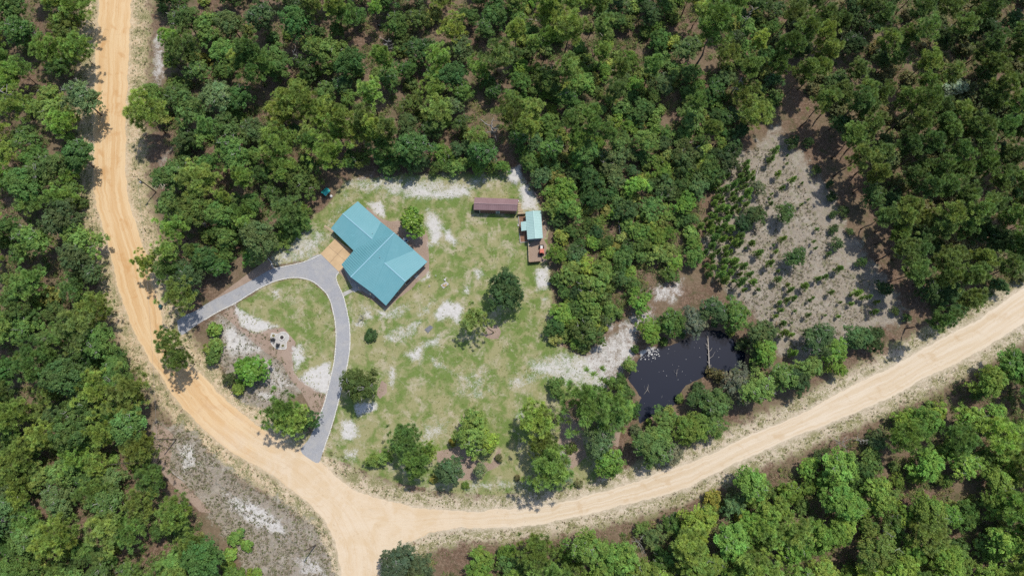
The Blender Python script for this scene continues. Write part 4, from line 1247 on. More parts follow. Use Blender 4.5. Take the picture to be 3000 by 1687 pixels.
# porch floor, steps and posts in front
def px_box(mb, pts, z0, z1): mb.prism([W(x, y)[:2] for x, y in pts], z0, z1)
pf = MB(); px_box(pf, [(1006, 786), (1022, 822), (1030, 838), (1040, 850), (1062, 852), (1096, 874), (1110, 862), (1050, 800)], .02, .16)
pf.build('porch_floor', MAT['concrete'], house)
for x, y in ((1012, 792), (1030, 828), (1056, 848), (1090, 868)):
    b0 = W(x, y)
    MB().box((b0.x, b0.y, 1.35), (.14, .14, 2.6), .78).build('porch_post', MAT['tanwood'], house)
st = MB(); px_box(st, [(1028, 846), (1040, 841), (1050, 850), (1038, 857)], .0, .10)
st.build('porch_step', MAT['concrete'], house)
st = MB(); px_box(st, [(1213, 811), (1222, 803), (1228, 808), (1219, 817)], .0, .12)
st.build('back_step', MAT['concrete'], house)
# low board edging of the bed in front of the porch
be = MB()
for a, b in (((992, 799), (1016, 826)), ((1060, 856), (1076, 878)), ((1076, 878), (1092, 862)), ((1022, 822), (1028, 818)), ((1050, 850), (1060, 840))):
    be.bar(W(*a, .06), W(*b, .06), .10, .16)
bo = be.build('bed_edging', MAT['tanwood']); tag(bo, 'tan boards edging the straw bed before the porch', 'edging', None, 'stuff')
# roof vents and a light
for x, y, z in ((1045, 742, 3.1), (1091, 684, 3.6), (1113, 754, 4.9)):
    v0 = W(x, y, z)
    MB().tube([v0 - Vector((0, 0, .3)), v0 + Vector((0, 0, .35))], .07, 8).build('vent_pipe', MAT['trim'], house)
l0 = W(1084, 858, 1.1)
lamp = empty('garden_lamp', (l0.x, l0.y, 0), 'white round globe lamp post beside the porch', 'lamp')
MB().tube([(l0.x, l0.y, 0), (l0.x, l0.y, 1.0)], .04, 8).build('post', MAT['black'], lamp)
MB().tube([(l0.x, l0.y, z) for z in (.95, 1.0, 1.12, 1.24, 1.3)], [.06, .13, .17, .13, .04], 10).build('globe', MAT['white'], lamp, smooth=True)

# board leaning out at the garage corner
pb = empty('lumber_stack', W(962, 672), 'short stack of pale boards at the garage corner', 'lumber')
for i in range(3):
    a, b = W(949 + i * 1.2, 663 - i * 1.5, .06 + .07 * i), W(977 + i, 683 - i * 2, .06 + .07 * i)
    MB().bar(a, b, .28, .05).build('plank', MAT['tanwood'], pb)

# ------------------------------------------------------------------ brown shed
se, sr = 2.9, 3.7
bNW, bNE, bSE, bSW = W(1390.3, 578.6, se), W(1520, 583.3, se), W(1515.7, 618.2, se), W(1387.6, 614.3, se)
bRW, bRE = W(1388.3, 595.3, sr), W(1516.5, 600, sr)
sc_ = mid(bNW, bSE); sc_.z = 0
shed = empty('long_shed', sc_, 'long maroon metal shed on the lawn above the sheds yard', 'shed')
shed['label'] = 'long maroon metal shed with a shallow gable roof on the lawn'
rf = MB().bar(bRW + Vector((0, 0, .04)), bRE + Vector((0, 0, .04)), .22, .05).build('roof', simple('maroon_ridge', (.33, .22, .22)), shed)
roof_plane(rf, [bNW, bNE, bRE, bRW], mid(bRW, bRE), MAT['maroon'], .55, .08, rib=(.06, .04))
roof_plane(rf, [bRW, bRE, bSE, bSW], mid(bRW, bRE), MAT['maroon'], .55, .08, rib=(.06, .04))
sw = shrink([bNW, bNE, bSE, bSW], .12)
MB().prism([tuple(p) for p in sw], 0, se - .09).build('wall', MAT['maroon_wall'], shed)
wm_ = MB()
for k in range(40):
    p = Vector(sw[3]).lerp(Vector(sw[2]), (k + .5) / 40)
    wm_.box((p.x, p.y - .02, (se - .1) / 2), (.07, .07, se - .12), math.atan2((sw[2] - sw[3]).y, (sw[2] - sw[3]).x))
wo = wm_.build('siding_ribs', MAT['maroon_wall'], shed); wo['kind'] = 'stuff'
for side in ((bNW, bRW, bSW), (bNE, bRE, bSE)):
    inw = lambda p: Vector((p.x, p.y, p.z - .1)) + (sc_ - Vector((p.x, p.y, 0))).normalized() * .12
    MB().slab([inw(p) for p in side], .05).build('gable', MAT['maroon_wall'], shed)
def swall(t, w, z0, z1, nm, mat, dy=.05):
    p = Vector(sw[3]).lerp(Vector(sw[2]), t)
    ang = math.atan2((sw[2] - sw[3]).y, (sw[2] - sw[3]).x)
    return MB().box((p.x, p.y - dy, (z0 + z1) / 2), (w, .1, z1 - z0), ang).build(nm, mat, shed)
swall(.07, 1.5, .2, 2.0, 'window', MAT['glass']); swall(.13, .12, 0, 2.3, 'door_trim', MAT['white'], .08); swall(.55, 1.0, .1, 2.1, 'door', MAT['bluegrey']); swall(.515, .12, 0, 2.2, 'door_trim', MAT['white'], .08); swall(.595, .12, 0, 2.2, 'door_trim', MAT['white'], .08)
swall(.985, .12, 0, 2.6, 'corner_trim', MAT['white'], .08)

# plank ramp between the sheds
ramp = empty('plank_ramp', W(1521, 613), 'ramp of weathered planks between the two sheds', 'ramp')
for i in range(6):
    y = 598 + i * 5.2
    a, b = W(1517.5, y, .18), W(1527 + (6 if i > 2 else 0), y + .8, .06)
    MB().bar(a, b, .40, .05).build('plank', MAT['tanwood'], ramp)
bk = W(1518.5, 590)
bucket = empty('bucket', bk, 'small pinkish bucket at the corner of the maroon shed', 'bucket')
MB().tube([bk + Vector((0, 0, .02)), bk + Vector((0, 0, .42))], [.16, .2], 12).build('body', simple('pink_plastic', (.62, .36, .33)), bucket)
MB().tube([bk + Vector((0, 0, .42)), bk + Vector((0, 0, .46))], [.22, .21], 12).build('lid', MAT['white'], bucket)

# ------------------------------------------------------------------ mint shed with deck and porch
me_, mr_ = 2.7, 3.6
gNW, gRN, gNE = W(1539.3, 621, me_), W(1562.3, 617.7, mr_), W(1584.6, 617, me_)
gSE, gRS, gSW = W(1590.5, 697.7, me_), W(1568.9, 699, mr_), W(1545.2, 701.6, me_)
gc = mid(gNW, gSE); gc.z = 0
mint = empty('mint_shed', gc, 'small shed with mint green metal roof and side deck', 'shed')
rf = MB().bar(gRN + Vector((0, 0, .04)), gRS + Vector((0, 0, .04)), .24, .05).build('roof', MAT['mint'], mint)
roof_plane(rf, [gNW, gRN, gRS, gSW], mid(gRN, gRS), MAT['mint'], .45, .08, rib=(.07, .05))
roof_plane(rf, [gRN, gNE, gSE, gRS], mid(gRN, gRS), MAT['mint'], .45, .08, rib=(.07, .05))
gw = shrink([gNW, gNE, gSE, gSW], .25)
MB().prism([tuple(p) for p in gw], 0, me_ - .09).build('wall', MAT['bluegrey'], mint)
for side in ((gNW, gRN, gNE), (gSW, gRS, gSE)):
    inw = lambda p: Vector((p.x, p.y, p.z - .1)) + (gc - Vector((p.x, p.y, 0))).normalized() * .28
    MB().slab([inw(p) for p in side], .05).build('gable', MAT['bluegrey'], mint)
vp = mid(gSW, gRS, gSE); MB().box((vp.x, vp.y + .22, 2.95), (.6, .08, .3)).build('gable_vent', MAT['white'], mint)
p1, p2, p3, p4 = W(1525.6, 650.5, 2.45), W(1541.3, 648, 2.75), W(1542.8, 674.8, 2.75), W(1527.5, 676.7, 2.45)
roof_plane(mint, [p1, p2, p3, p4], mid(p2, p3), MAT['mint'], .45, .07, 'porch_roof', rib=(.07, .05))
for p in (p1, p4): MB().box((p.x + .15, p.y + (-.15 if p is p1 else .15), 1.2), (.1, .1, 2.35)).build('porch_post', MAT['tanwood'], mint)
dk = MB(); px_box(dk, [(1519.5, 635.5), (1545, 634.5), (1550, 708.5), (1524.5, 709.8)], .05, .28)
deck = dk.build('deck_frame', MAT['darkwood'], mint)
for i in range(17):
    f0, f1 = i / 17 + .004, (i + 1) / 17 - .004
    a, b = W(1519.5, 635.5).lerp(W(1524.5, 709.8), f0), W(1545, 634.5).lerp(W(1550, 708.5), f0)
    c_, d_ = W(1545, 634.5).lerp(W(1550, 708.5), f1), W(1519.5, 635.5).lerp(W(1524.5, 709.8), f1)
    MB().prism([x[:2] for x in (a, b, c_, d_)], .285, .325).build('board', MAT['deck'], deck)
rail = MB(); rail.bar(W(1519.3, 635, .4), W(1521.2, 657, .4), .09, .16); rail.bar(W(1522.3, 684, .4), W(1524.2, 710.2, .4), .09, .16); rail.bar(W(1524.2, 710.4, .4), W(1546, 709.4, .4), .09, .16)
rail.build('deck_trim', MAT['white'], mint)
stp = MB(); px_box(stp, [(1516, 657), (1524, 657), (1524.5, 663), (1516.5, 663.5)], .02, .2)
stp.build('step', MAT['concrete'], mint)
MB().box((gSW.x + .5, gSW.y - .75, .45), (.55, .5, .8)).build('utility_box', MAT['trim'], mint)

def board_fence(name, a, b, h, label, mat, nb):
    A_, B2 = W(*a), W(*b)
    f = empty(name, A_.lerp(B2, .5), label, 'fence')
    d = (B2 - A_).normalized()
    ang = math.atan2(d.y, d.x)
    for i in range(nb):
        p = A_.lerp(B2, (i + .5) / nb)
        MB().box((p.x, p.y, h / 2), ((B2 - A_).length / nb - .02, .06, h + random.uniform(-.04, .04)), ang).build('board', mat, f)
    for t in (0, .5, 1):
        p = A_.lerp(B2, t)
        nrm = Vector((-d.y, d.x, 0)) * .09
        MB().box((p.x + nrm.x, p.y + nrm.y, h / 2 + .04), (.11, .11, h + .08), ang).build('post', mat, f)
    MB().bar(A_ + Vector((0, 0, h + .05)), B2 + Vector((0, 0, h + .05)), .14, .05).build('top_rail', MAT['tanwood'] if mat != MAT['darkwood'] else MAT['wood'], f)
    return f
board_fence('board_fence', (1547, 710.5), (1549.3, 771), 1.25, 'long board fence of the pen beside the lawn', MAT['wood'], 24)
board_fence('board_fence', (1549.6, 771.8), (1582, 768.7), 1.45, 'short dark board fence closing the lower end of the pen', MAT['darkwood'], 14)
board_fence('board_fence', (1515.5, 631.5), (1539, 630.2), 1.4, 'short brown board fence between the maroon and mint sheds', MAT['wood'], 9)

# ------------------------------------------------------------------ orange tractor
tc = W(1586, 739)
tr = empty('tractor', tc, 'small orange tractor with a flat canopy parked in the pen', 'tractor')
def T(x, y, z): return tc + Vector((x, y, z))
MB().box(T(0, .95, .72), (.62, 1.25, .5)).build('hood', MAT['white'], tr)
MB().box(T(0, .1, .5), (.5, 2.3, .28)).build('chassis', MAT['black'], tr)
MB().box(T(0, -.35, .78), (.5, .45, .14)).add([T(-.25, -.62, .8), T(.25, -.62, .8), T(.25, -.56, 1.2), T(-.25, -.56, 1.2)], [(0, 1, 2, 3)]).build('seat', MAT['black'], tr)
cp = MB().box(T(0, -.15, 1.95), (1.1, 1.15, .08)).box(T(0, -.15, 2.0), (.8, .85, .07)).build('canopy', MAT['orange'], tr)
for sx in (-.5, .5):
    for sy in (-.7, .4): MB().bar(T(sx, sy, .7), T(sx, sy, 1.92), .05).build('canopy_post', MAT['black'], tr)
for sx in (-.58, .58):
    MB().box(T(sx * .93, -.35, 1.02), (.28, .8, .06)).build('fender', MAT['orange'], tr)
    for yy, r_, w_ in ((-.4, .48, .3), (1.15, .33, .24)):
        wh = MB().tube([T(sx - w_ / 2, yy, r_), T(sx + w_ / 2, yy, r_)], r_ * .55, 12).build('wheel', MAT['white'], tr)
        prof = [(T(sx + w_ * q_, yy, r_), r_ * k_) for q_, k_ in ((-.52, .6), (-.5, .92), (-.25, 1), (.25, 1), (.5, .92), (.52, .6))]
        MB().tube([p for p, k_ in prof], [k_ for p, k_ in prof], 16).build('tyre', MAT['rubber'], wh)
MB().box(T(0, 1.75, .4), (1.3, .35, .45)).build('front_loader', MAT['black'], tr)
MB().bar(T(-.35, .9, .6), T(-.35, 1.7, .45), .08).bar(T(.35, .9, .6), T(.35, 1.7, .45), .08).build('loader_arms', MAT['orange'], tr)
MB().bar(T(0, .3, .95), T(0, .05, 1.15), .05).tube([T(.17 * math.cos(a), .02 + .1 * math.sin(a), 1.17 + .14 * math.sin(a)) for a in np.linspace(0, 6.283, 13)], .018, 5).build('steering_wheel', MAT['black'], tr)
MB().bar(T(.05, -1.0, .35), T(.1, -2.3, .12), .07).build('drawbar', MAT['black'], tr)

# ------------------------------------------------------------------ pump house
ph = W(954, 563)
pump = empty('pump_house', ph, 'tiny pump house with bright aqua roof at the wood edge', 'hut')
c4 = [W(940, 563.7, 1.5), W(956, 548, 1.5), W(968, 559, 1.5), W(954, 574.5, 1.5)]
r0, r1 = c4[0].lerp(c4[3], .5) + Vector((0, 0, .4)), c4[1].lerp(c4[2], .5) + Vector((0, 0, .4))
roof_plane(pump, [c4[0], c4[1], r1, r0], mid(r0, r1), MAT['aqua'], .4, .06)
roof_plane(pump, [r0, r1, c4[2], c4[3]], mid(r0, r1), MAT['aqua'], .4, .06)
MB().prism([tuple(p) for p in shrink(c4, .18)], 0, 1.42).build('wall', MAT['wood'], pump)
pd = shrink(c4, .16); dd_ = (pd[2] - pd[3]).normalized(); dm = pd[2].lerp(pd[3], .5)
MB().box((dm.x, dm.y, .65), (.6, .06, 1.2), math.atan2(dd_.y, dd_.x)).build('door', MAT['darkwood'], pump)
bag = MB().tube([W(970, 575, z) for z in (0, .12, .28, .36)], [.34, .42, .33, .08], 9).build('sand_bag', MAT['white'])
tag(bag, 'white bag lying beside the pump house', 'bag')

# ------------------------------------------------------------------ unit by the house wall
ac = W(1188, 705)
unit = empty('heat_pump', ac, 'blue and white outdoor unit against the house wall in tree shade', 'outdoor unit')
MB().box(ac + Vector((0, 0, .45)), (1.3, 1.0, .8), -.72).build('body', MAT['blue'], unit)
MB().box(ac + Vector((0, 0, .04)), (1.7, 1.4, .1), -.72).build('pad', MAT['concrete'], unit)
MB().tube([ac + Vector((-.2, .18, .86)), ac + Vector((-.2, .18, .92))], .36, 14).build('fan_guard', MAT['white'], unit)
MB().box(ac + Vector((.45, -.35, .6)), (.35, .5, .5), -.72).build('side_box', MAT['white'], unit)

# ------------------------------------------------------------------ fire pit patio
def FP(x, y): return (780 + x / 20.7, 960 + y / 20.7)
pat = [FP(*p) for p in ((270,620),(290,400),(370,310),(480,340),(720,370),(850,290),(1050,240),(1230,310),(1360,450),(1385,640),(1290,800),(1225,900),(1235,1080),(1225,1250),(1100,1300),(850,1305),(640,1265),(450,1130),(310,930))]
pc = W(*FP(820, 800))
patio = empty('patio', pc, 'round edged pale paved patio on the driveway island', 'patio')
mb = MB(); mb.prism([W(x, y)[:2] for x, y in pat], -.1, .035); mb.build('bed', MAT['concrete'], patio)
pv = MB()
ppx = np.array(pat)
ctr = W(*FP(970, 600))
for ring in range(2, 22):
    r_ = .40 + ring * .17
    nb = max(6, int(2 * math.pi * r_ / .3))
    for k in range(nb):
        a = 2 * math.pi * (k + .5 * (ring % 2)) / nb
        x, y = ctr.x + r_ * math.cos(a), ctr.y + r_ * math.sin(a)
        u_, v_ = to_px(np.array([x]), np.array([y]), np.array([0.0]))
        if sdist(pat, u_, v_)[0] < 1.2: continue
        pv.box((x, y, .05), (.15, .27, .06 + .012 * random.random()), a)
po = pv.build('pavers', MAT['paver'], patio); po['kind'] = 'stuff'
kb = MB()
kp = [W(q_.x, q_.y) for q_ in densify(pat + pat[:1], 1.5)]
P_, _l = resample([(p.x, p.y) for p in kp], int(sum((kp[i + 1] - kp[i]).length for i in range(len(kp) - 1)) / .3))
for i in range(len(P_) - 1):
    a, b = P_[i], P_[i + 1]
    kb.box(((a[0] + b[0]) / 2, (a[1] + b[1]) / 2, .06), (.26, .15, .14), math.atan2(b[1] - a[1], b[0] - a[0]))
ko = kb.build('border_stones', MAT['edging'], patio); ko['kind'] = 'stuff'
def ring_of(name, x, y, ro, ri, h, nst, label, cat, fill_mat, grp=None):
    c0 = W(*FP(x, y)); c0.z = .06
    e_ = empty(name, c0, label, cat, grp)
    for k in range(nst):
        a = 2 * math.pi * k / nst
        rm = (ro + ri) / 2
        MB().box(c0 + Vector((rm * math.cos(a), rm * math.sin(a), h / 2)), (ro - ri, 2 * math.pi * rm / nst * .93, h), a).build('stone', MAT['edging'], e_)
    MB().tube([c0 + Vector((0, 0, .01)), c0 + Vector((0, 0, h * .55))], ri * .99, 16).build('filling', fill_mat, e_)
    return e_, c0
fpit, _c0 = ring_of('fire_pit', 970, 600, .76, .52, .32, 14, 'round stone fire pit on the pale patio', 'fire pit', MAT['ash'])
for i in range(4):
    a = i * .8
    MB().bar(_c0 + Vector((.35 * math.cos(a), .35 * math.sin(a), .2)), _c0 - Vector((.3 * math.cos(a), .3 * math.sin(a), -.26)), .09).build('charred_log', MAT['black'], fpit)
for x, y, lab in ((460, 485, 'stone ring planter at the upper left of the patio'), (1025, 1095, 'stone ring planter at the lower right of the patio')):
    e_, c0 = ring_of('planter', x, y, .55, .42, .28, 11, lab, 'planter', MAT['soil'])
    pl = tree('shrub', SHRUB[1], *FP(x, y + 20), 'little plant growing in the ' + lab.replace('stone ring planter', 'ring planter'), 'plant', None, 'shrub', .13, 1.0, True)
    pl.location.z = .2
for x, y, lab in ((700, 165, 'tiny plant in the straw above the patio'), (1450, 790, 'tiny plant in the straw right of the patio')):
    tree('shrub', SHRUB[3], *FP(x, y), lab, 'plant', None, 'shrub_dull', .17, 1.0, True)
def chair(x, y, ang, label):
    c0 = W(*FP(x, y)); c0.z = .07
    e_ = empty('garden_chair', c0, label, 'chair')
    R_ = Matrix.Rotation(ang, 3, 'Z')
    def L(p): return c0 + R_ @ Vector(p)
    def bx(nm, c, s, tiltx=0.0):
        ax = R_ @ Matrix.Rotation(tiltx, 3, 'X')
        return MB().box(L(c), s, axis=ax).build(nm, MAT['black'], e_)
    for i in range(5): bx('seat_slat', (0, .3 - i * .14, .42 - i * .03), (.62, .12, .03), .2)
    for i in range(5): bx('back_slat', (-.26 + i * .13, -.52, .78 - .04 * abs(i - 2)), (.115, .03, .85), .42)
    for s in (-1, 1):
        bx('armrest', (s * .4, -.02, .62), (.16, .85, .035))
        bx('leg', (s * .38, .33, .3), (.06, .1, .6)); bx('leg', (s * .38, -.35, .22), (.06, .1, .45))
    return e_
chair(480, 770, -1.85, 'dark slatted garden chair at the left of the fire pit')
chair(745, 1050, -.2, 'dark slatted garden chair below the fire pit')

# ------------------------------------------------------------------ small things on the lawn
sb = W(1303, 834)
slab = empty('garden_slab', sb, 'grey square slab with yellow stones and white flowers on the lawn', 'garden bed')
MB().prism([W(x, y)[:2] for x, y in ((1291, 835.5), (1307, 824.5), (1316, 832), (1299.5, 846))], 0, .14).build('slab', MAT['concrete'], slab)
for i in range(9):
    p = W(1297 + random.uniform(0, 10), 832 + random.uniform(-2, 6), .17)
    MB().tube([p - Vector((0, 0, .05)), p + Vector((0, 0, .05)), p + Vector((0, 0, .12))], [.16, .2, .05], 7).build('stone', simple('yellow_stone', (.50, .34, .12), (.35, .25, .12)) if i == 0 else bpy.data.materials['yellow_stone'], slab)
for i in range(6):
    p = W(1303 + random.uniform(-3, 4), 817 + random.uniform(-3, 6), .3)
    MB().tube([p - Vector((0, 0, .3)), p, p + Vector((0, 0, .12))], [.03, .17, .05], 7).build('flower', MAT['white'], slab)
mt = MB().prism([W(x, y)[:2] for x, y in ((1243.5, 965), (1260, 952), (1269.5, 958.5), (1254, 976))], .0, .09).build('ground_cover_plate', simple('dark_cover', (.13, .135, .145), (.19, .19, .20), 2, .7))
tag(mt, 'dark grey square cover plate lying on the sandy lawn', 'cover')
for x, y, lab in ((1258, 838, 'small pale stump on the lawn left of the grey slab'), (1277, 808, 'white ball on the lawn above the grey slab')):
    p = W(x, y)
    o = MB().tube([p, p + Vector((0, 0, .2)), p + Vector((0, 0, .34))], [.3, .26, .1] if 'stump' in lab else [.1, .15, .06], 9).build('stump' if 'stump' in lab else 'ball', MAT['dead_wood'] if 'stump' in lab else MAT['white'])
    tag(o, lab, 'stump' if 'stump' in lab else 'ball')

# ------------------------------------------------------------------ utility poles, wire, bin
def upole(px, py, h, label, transformer=False, arm=None):
    p = W(px, py)
    e_ = empty('utility_pole', p, label, 'utility pole')
    MB().tube([p - Vector((0, 0, .3)), p + Vector((0, 0, h))], [.17, .11], 10).build('pole', MAT['pole'], e_)
    if arm is not None:
        MB().box(p + Vector((0, 0, h - .5)), (2.0, .12, .14), arm).build('crossarm', MAT['pole'], e_)
    for k in (-1, 1) if arm is not None else (0,):
        q_ = p + Vector((math.cos(arm or 0) * .85 * k, math.sin(arm or 0) * .85 * k, h - .4))
        MB().tube([q_, q_ + Vector((0, 0, .28)), q_ + Vector((0, 0, .36))], [.06, .08, .03], 8).build('insulator', MAT['white'], e_)
    if transformer:
        q_ = p + Vector((-.05, -.42, h - 2.1))
        MB().tube([q_, q_ + Vector((0, 0, .85)), q_ + Vector((0, 0, .98))], [.26, .28, .1], 12).build('transformer', MAT['steel'], e_)
        MB().box(p + Vector((-.02, -.18, h - 1.6)), (.12, .3, .1)).build('bracket', MAT['steel'], e_)
    return e_
upole(457, 563, 9.8, 'brown roadside utility pole carrying a grey transformer', True)
upole(516, 1287, 10.0, 'brown utility pole standing in the bare clearing below the road')
upole(925, 1595, 10.5, 'brown utility pole near the bottom end of the orange road')
def sag(a, b, s):
    return [a.lerp(b, t) - Vector((0, 0, s * 4 * t * (1 - t))) for t in np.linspace(0, 1, 14)]
w1, w2, w3 = W(457, 563) + Vector((0, 0, 9.9)), W(516, 1287) + Vector((0, 0, 10.2)), W(925, 1595) + Vector((0, 0, 10.7))
for a, b, lab in ((w1, w2, 'thin power line between the roadside pole and the clearing pole'), (w2, w3, 'thin power line between the two lower poles')):
    tag(MB().tube(sag(a, b, 1.0), .016, 5).build('power_line', MAT['steel']), lab, 'power line')
gb = W(474, 899)
bin_ = empty('wheeled_bin', gb, 'dark green wheeled bin beside the orange road', 'bin')
MB().add([gb + Vector(p) for p in ((-.28, -.3, .08), (.28, -.3, .08), (.28, .3, .08), (-.28, .3, .08), (-.36, -.4, 1.0), (.36, -.4, 1.0), (.36, .4, 1.0), (-.36, .4, 1.0))],
         [(3, 2, 1, 0), (4, 5, 6, 7), (0, 1, 5, 4), (1, 2, 6, 5), (2, 3, 7, 6), (3, 0, 4, 7)]).build('body', MAT['greenbin'], bin_)
MB().box(gb + Vector((0, 0, 1.05)), (.78, .88, .08)).bar(gb + Vector((-.3, .48, 1.0)), gb + Vector((.3, .48, 1.0)), .06).build('lid', MAT['greenbin'], bin_)
for s in (-1, 1): MB().tube([gb + Vector((s * .3, .35, .13)), gb + Vector((s * .37, .35, .13))], .13, 10).build('wheel', MAT['rubber'], bin_)

# ------------------------------------------------------------------ dead trees, fallen trunks, brush
def dead_tree(px, py, h, r, label, seed, mat='dead_wood', at_h=0.0, thick=1.0, name='dead_tree'):
    g = np.random.default_rng(seed)
    p = W(px, py, at_h); p.z = 0
    e_ = empty(name, p, label, 'dead tree')
    paths = dead_paths(g, h, r)
    t_ = MB(); t_.tube(paths[0][0], [q * thick for q in paths[0][1]], 8)
    t_.v = [v + p for v in t_.v]; t_.build('trunk', MAT[mat], e_, smooth=True)
    b_ = MB()
    for pts, rad in paths[1:]: b_.tube(pts, [q * thick for q in rad], 5)
    b_.v = [v + p for v in b_.v]
    bo_ = b_.build('branches', MAT[mat], e_, smooth=True); bo_['kind'] = 'stuff'
    return e_
dead_tree(1441, 376, 8, 3.0, 'white dead tree with crooked limbs above the sheds', 501, at_h=6, thick=1.8)
dead_tree(2170, 232, 9, 1.8, 'pale broken snag at the upper edge of the dry clearing', 502, at_h=8, thick=1.3)
dead_tree(95, 330, 15, 2.0, 'tall bare snag leaning out over the left edge', 503, thick=1.2)
dead_tree(437, 1352, 16, 2.2, 'tall bare brown trunk beside the lower clearing', 504, 'bark', thick=.9)
dead_tree(60, 1500, 9, 3.4, 'grey dead tree with spread limbs at the lower left edge', 505, at_h=7, thick=1.0)
dead_tree(2184, 60, 12, 1.6, 'slim pale snag at the top edge in the open wood', 506, at_h=6)
dead_tree(1063, 936, 2.4, 1.7, 'bare grey bush by the driveway', 507, 'pale_twig', thick=.7, name='bare_bush')
dead_tree(1130, 120, 8, 2.0, 'grey bare limbs above the upper wood near the top', 508, 'pale_twig', at_h=7, thick=.7)
dead_tree(705, 645, 7, 1.9, 'grey bare limbs showing among oaks west of the garage', 509, 'pale_twig', at_h=6.5, thick=.6)
dead_tree(580, 645, 7, 2.2, 'grey bare limbs showing among oaks near the roadside pole', 510, 'pale_twig', at_h=7, thick=.6)
dead_tree(290, 920, 7.5, 2.0, 'grey bare limbs among oaks left of the orange bend', 511, 'pale_twig', at_h=7, thick=.6)
dead_tree(860, 155, 9, 2.2, 'grey bare limbs beside the long straw gap', 512, 'pale_twig', at_h=8, thick=.6)
dead_tree(1255, 125, 8, 1.8, 'pale bare limbs in the upper middle wood', 513, 'pale_twig', at_h=7, thick=.6)
dead_tree(2470, 1190 + 100, 7, 2.0, 'grey bare limbs in the wood at lower right', 514, 'pale_twig', at_h=6, thick=.6)
dead_tree(1870, 1585, 5, 2.6, 'grey brushy bare tree near the bottom middle', 515, 'pale_twig', at_h=4, thick=.5)
dead_tree(2530, 1290, 7, 1.6, 'pale bare limbs beside the shaded roadside oaks', 516, 'pale_twig', at_h=6, thick=.5)
def log(a, b, r, label, za=.1, zb=.1, limbs=0, seed=0, mat='dead_wood', stub=1.0):
    A_, B2 = W(*a, za), W(*b, zb)
    g = np.random.default_rng(seed)
    m_ = A_.lerp(B2, .5) + Vector((g.normal() * .08, g.normal() * .08, 0))
    e_ = empty('fallen_trunk', A_.lerp(B2, .5), label, 'log')
    MB().tube([A_, m_, B2], [r, r * .8, r * .45], 8).build('trunk', MAT[mat], e_, smooth=True)
    for i in range(limbs):
        t = .2 + .75 * (i + g.random()) / limbs
        p = A_.lerp(B2, t)
        d = (B2 - A_).normalized()
        s = 1 if g.random() < .5 else -1
        n_ = Vector((-d.y * s, d.x * s, .1 + .5 * g.random())) * (.5 + .7 * g.random()) + Vector((g.normal() * .25, g.normal() * .25, 0))
        ln = stub * (.2 + 1.3 * g.random() ** 2) * (1.1 - .4 * t)
        MB().tube([p, p + (n_ + d * .5) * ln * .6, p + (n_ + d * .9) * ln], [r * .35, r * .25, .015], 5).build('limb', MAT[mat], e_)
    return e_
log((2079, 1107), (2073, 972), .20, 'long fallen pine lying across the dark pond', .1, -.35, 14, 1, 'dead_wood', 1.5)
log((1902, 1150), (1895, 1135), .05, 'thin bare branch sticking out of the pond near its lower bank', -.5, -.1, 3, 2)
log((1886, 1155), (1900, 1128), .05, 'thin pale stick in the pond left of the fallen pine', -.55, -.3, 3, 3)
log((1982, 1105), (1984, 1082), .05, 'short bare branch standing in the water mid pond', -.6, .2, 3, 4)
log((1106, 74), (1152, 78), .22, 'grey fallen log in the straw gap near the top edge', .2, .2, 1, 5)
log((1535, 56), (1582, 63), .16, 'thin pale fallen log right of the top middle', .2, .3, 1, 6)
log((1748, 88), (1776, 118), .18, 'pale fallen log in the open wood right of the top middle', .2, .2, 1, 7)
log((1992, 258), (2040, 292), .22, 'grey fallen log above the dry clearing, the upper of two', .3, .2, 2, 8)
log((1996, 270), (2034, 294), .16, 'grey fallen log above the dry clearing, the lower of two', .25, .15, 0, 9)
log((2127, 640 - 60), (2215, 540), .12, 'thin pale trunk lying in the upper dry clearing', .15, .15, 2, 10)
log((2208, 545), (2225, 480), .14, 'pale trunk lying beside the dark oaks in the dry clearing', .15, .15, 1, 11)
log((1817, 690), (1812, 640), .2, 'pale split trunk lying in the thicket', .6, .6, 0, 12)
log((505, 1383), (540, 1408), .16, 'white fallen log in the bare lower clearing', .1, .1, 0, 13)
log((812, 1575), (842, 1594), .1, 'thin white log near the bottom of the bare clearing', .1, .1, 0, 14)
log((2115, 830), (2085, 900), .12, 'thin reddish trunk lying at the left of the dry clearing', .1, .1, 2, 15, 'wood')
log((2275, 940), (2272, 1010), .13, 'reddish dry trunk lying at the lower dry clearing', .1, .1, 2, 16, 'wood')
log((1795, 205), (1815, 245), .18, 'pale fallen log in the open wood below the tall bare pine', .2, .2, 1, 17)
log((85, 320), (170, 378), .18, 'grey fallen trunk between oaks at the upper left', .3, .3, 1, 18)
log((497, 1470), (560, 1480), .1, 'thin stick on the straw at the edge of the lower clearing', .1, .1, 1, 19)

# white flowering tree in the pine stand
_fl = tree('oak_tree', OAK[2], 2808, 255, 'white flowering small tree in the dense pine stand', 'tree', None, 'oak_grey', .62, 1.1, color=(.55, .62, .52))
# floating leaves and foam on the pond
g_ = np.random.default_rng(77)
fv = MB()
for i in range(150):
    if i < 90: x, y = 1872 + g_.random() * 50 + g_.normal() * 6, 1052 - (g_.random() * 32) + g_.normal() * 3
    else: x, y = g_.uniform(1850, 2180), g_.uniform(975, 1220)
    if sdist(POND, np.array([x]), np.array([y]))[0] < 1: continue
    s = (.03 + .06 * g_.random()) * (2.0 if i < 90 else .9)
    p = W(x, y, -.61)
    a = g_.random() * 6.28
    fv.box((p.x, p.y, -.612), (s * 2, s * 1.2, .012), a)
fo = fv.build('floating_leaves', MAT['white']); tag(fo, 'pale leaves and foam floating on the dark pond', 'leaves', None, 'stuff')
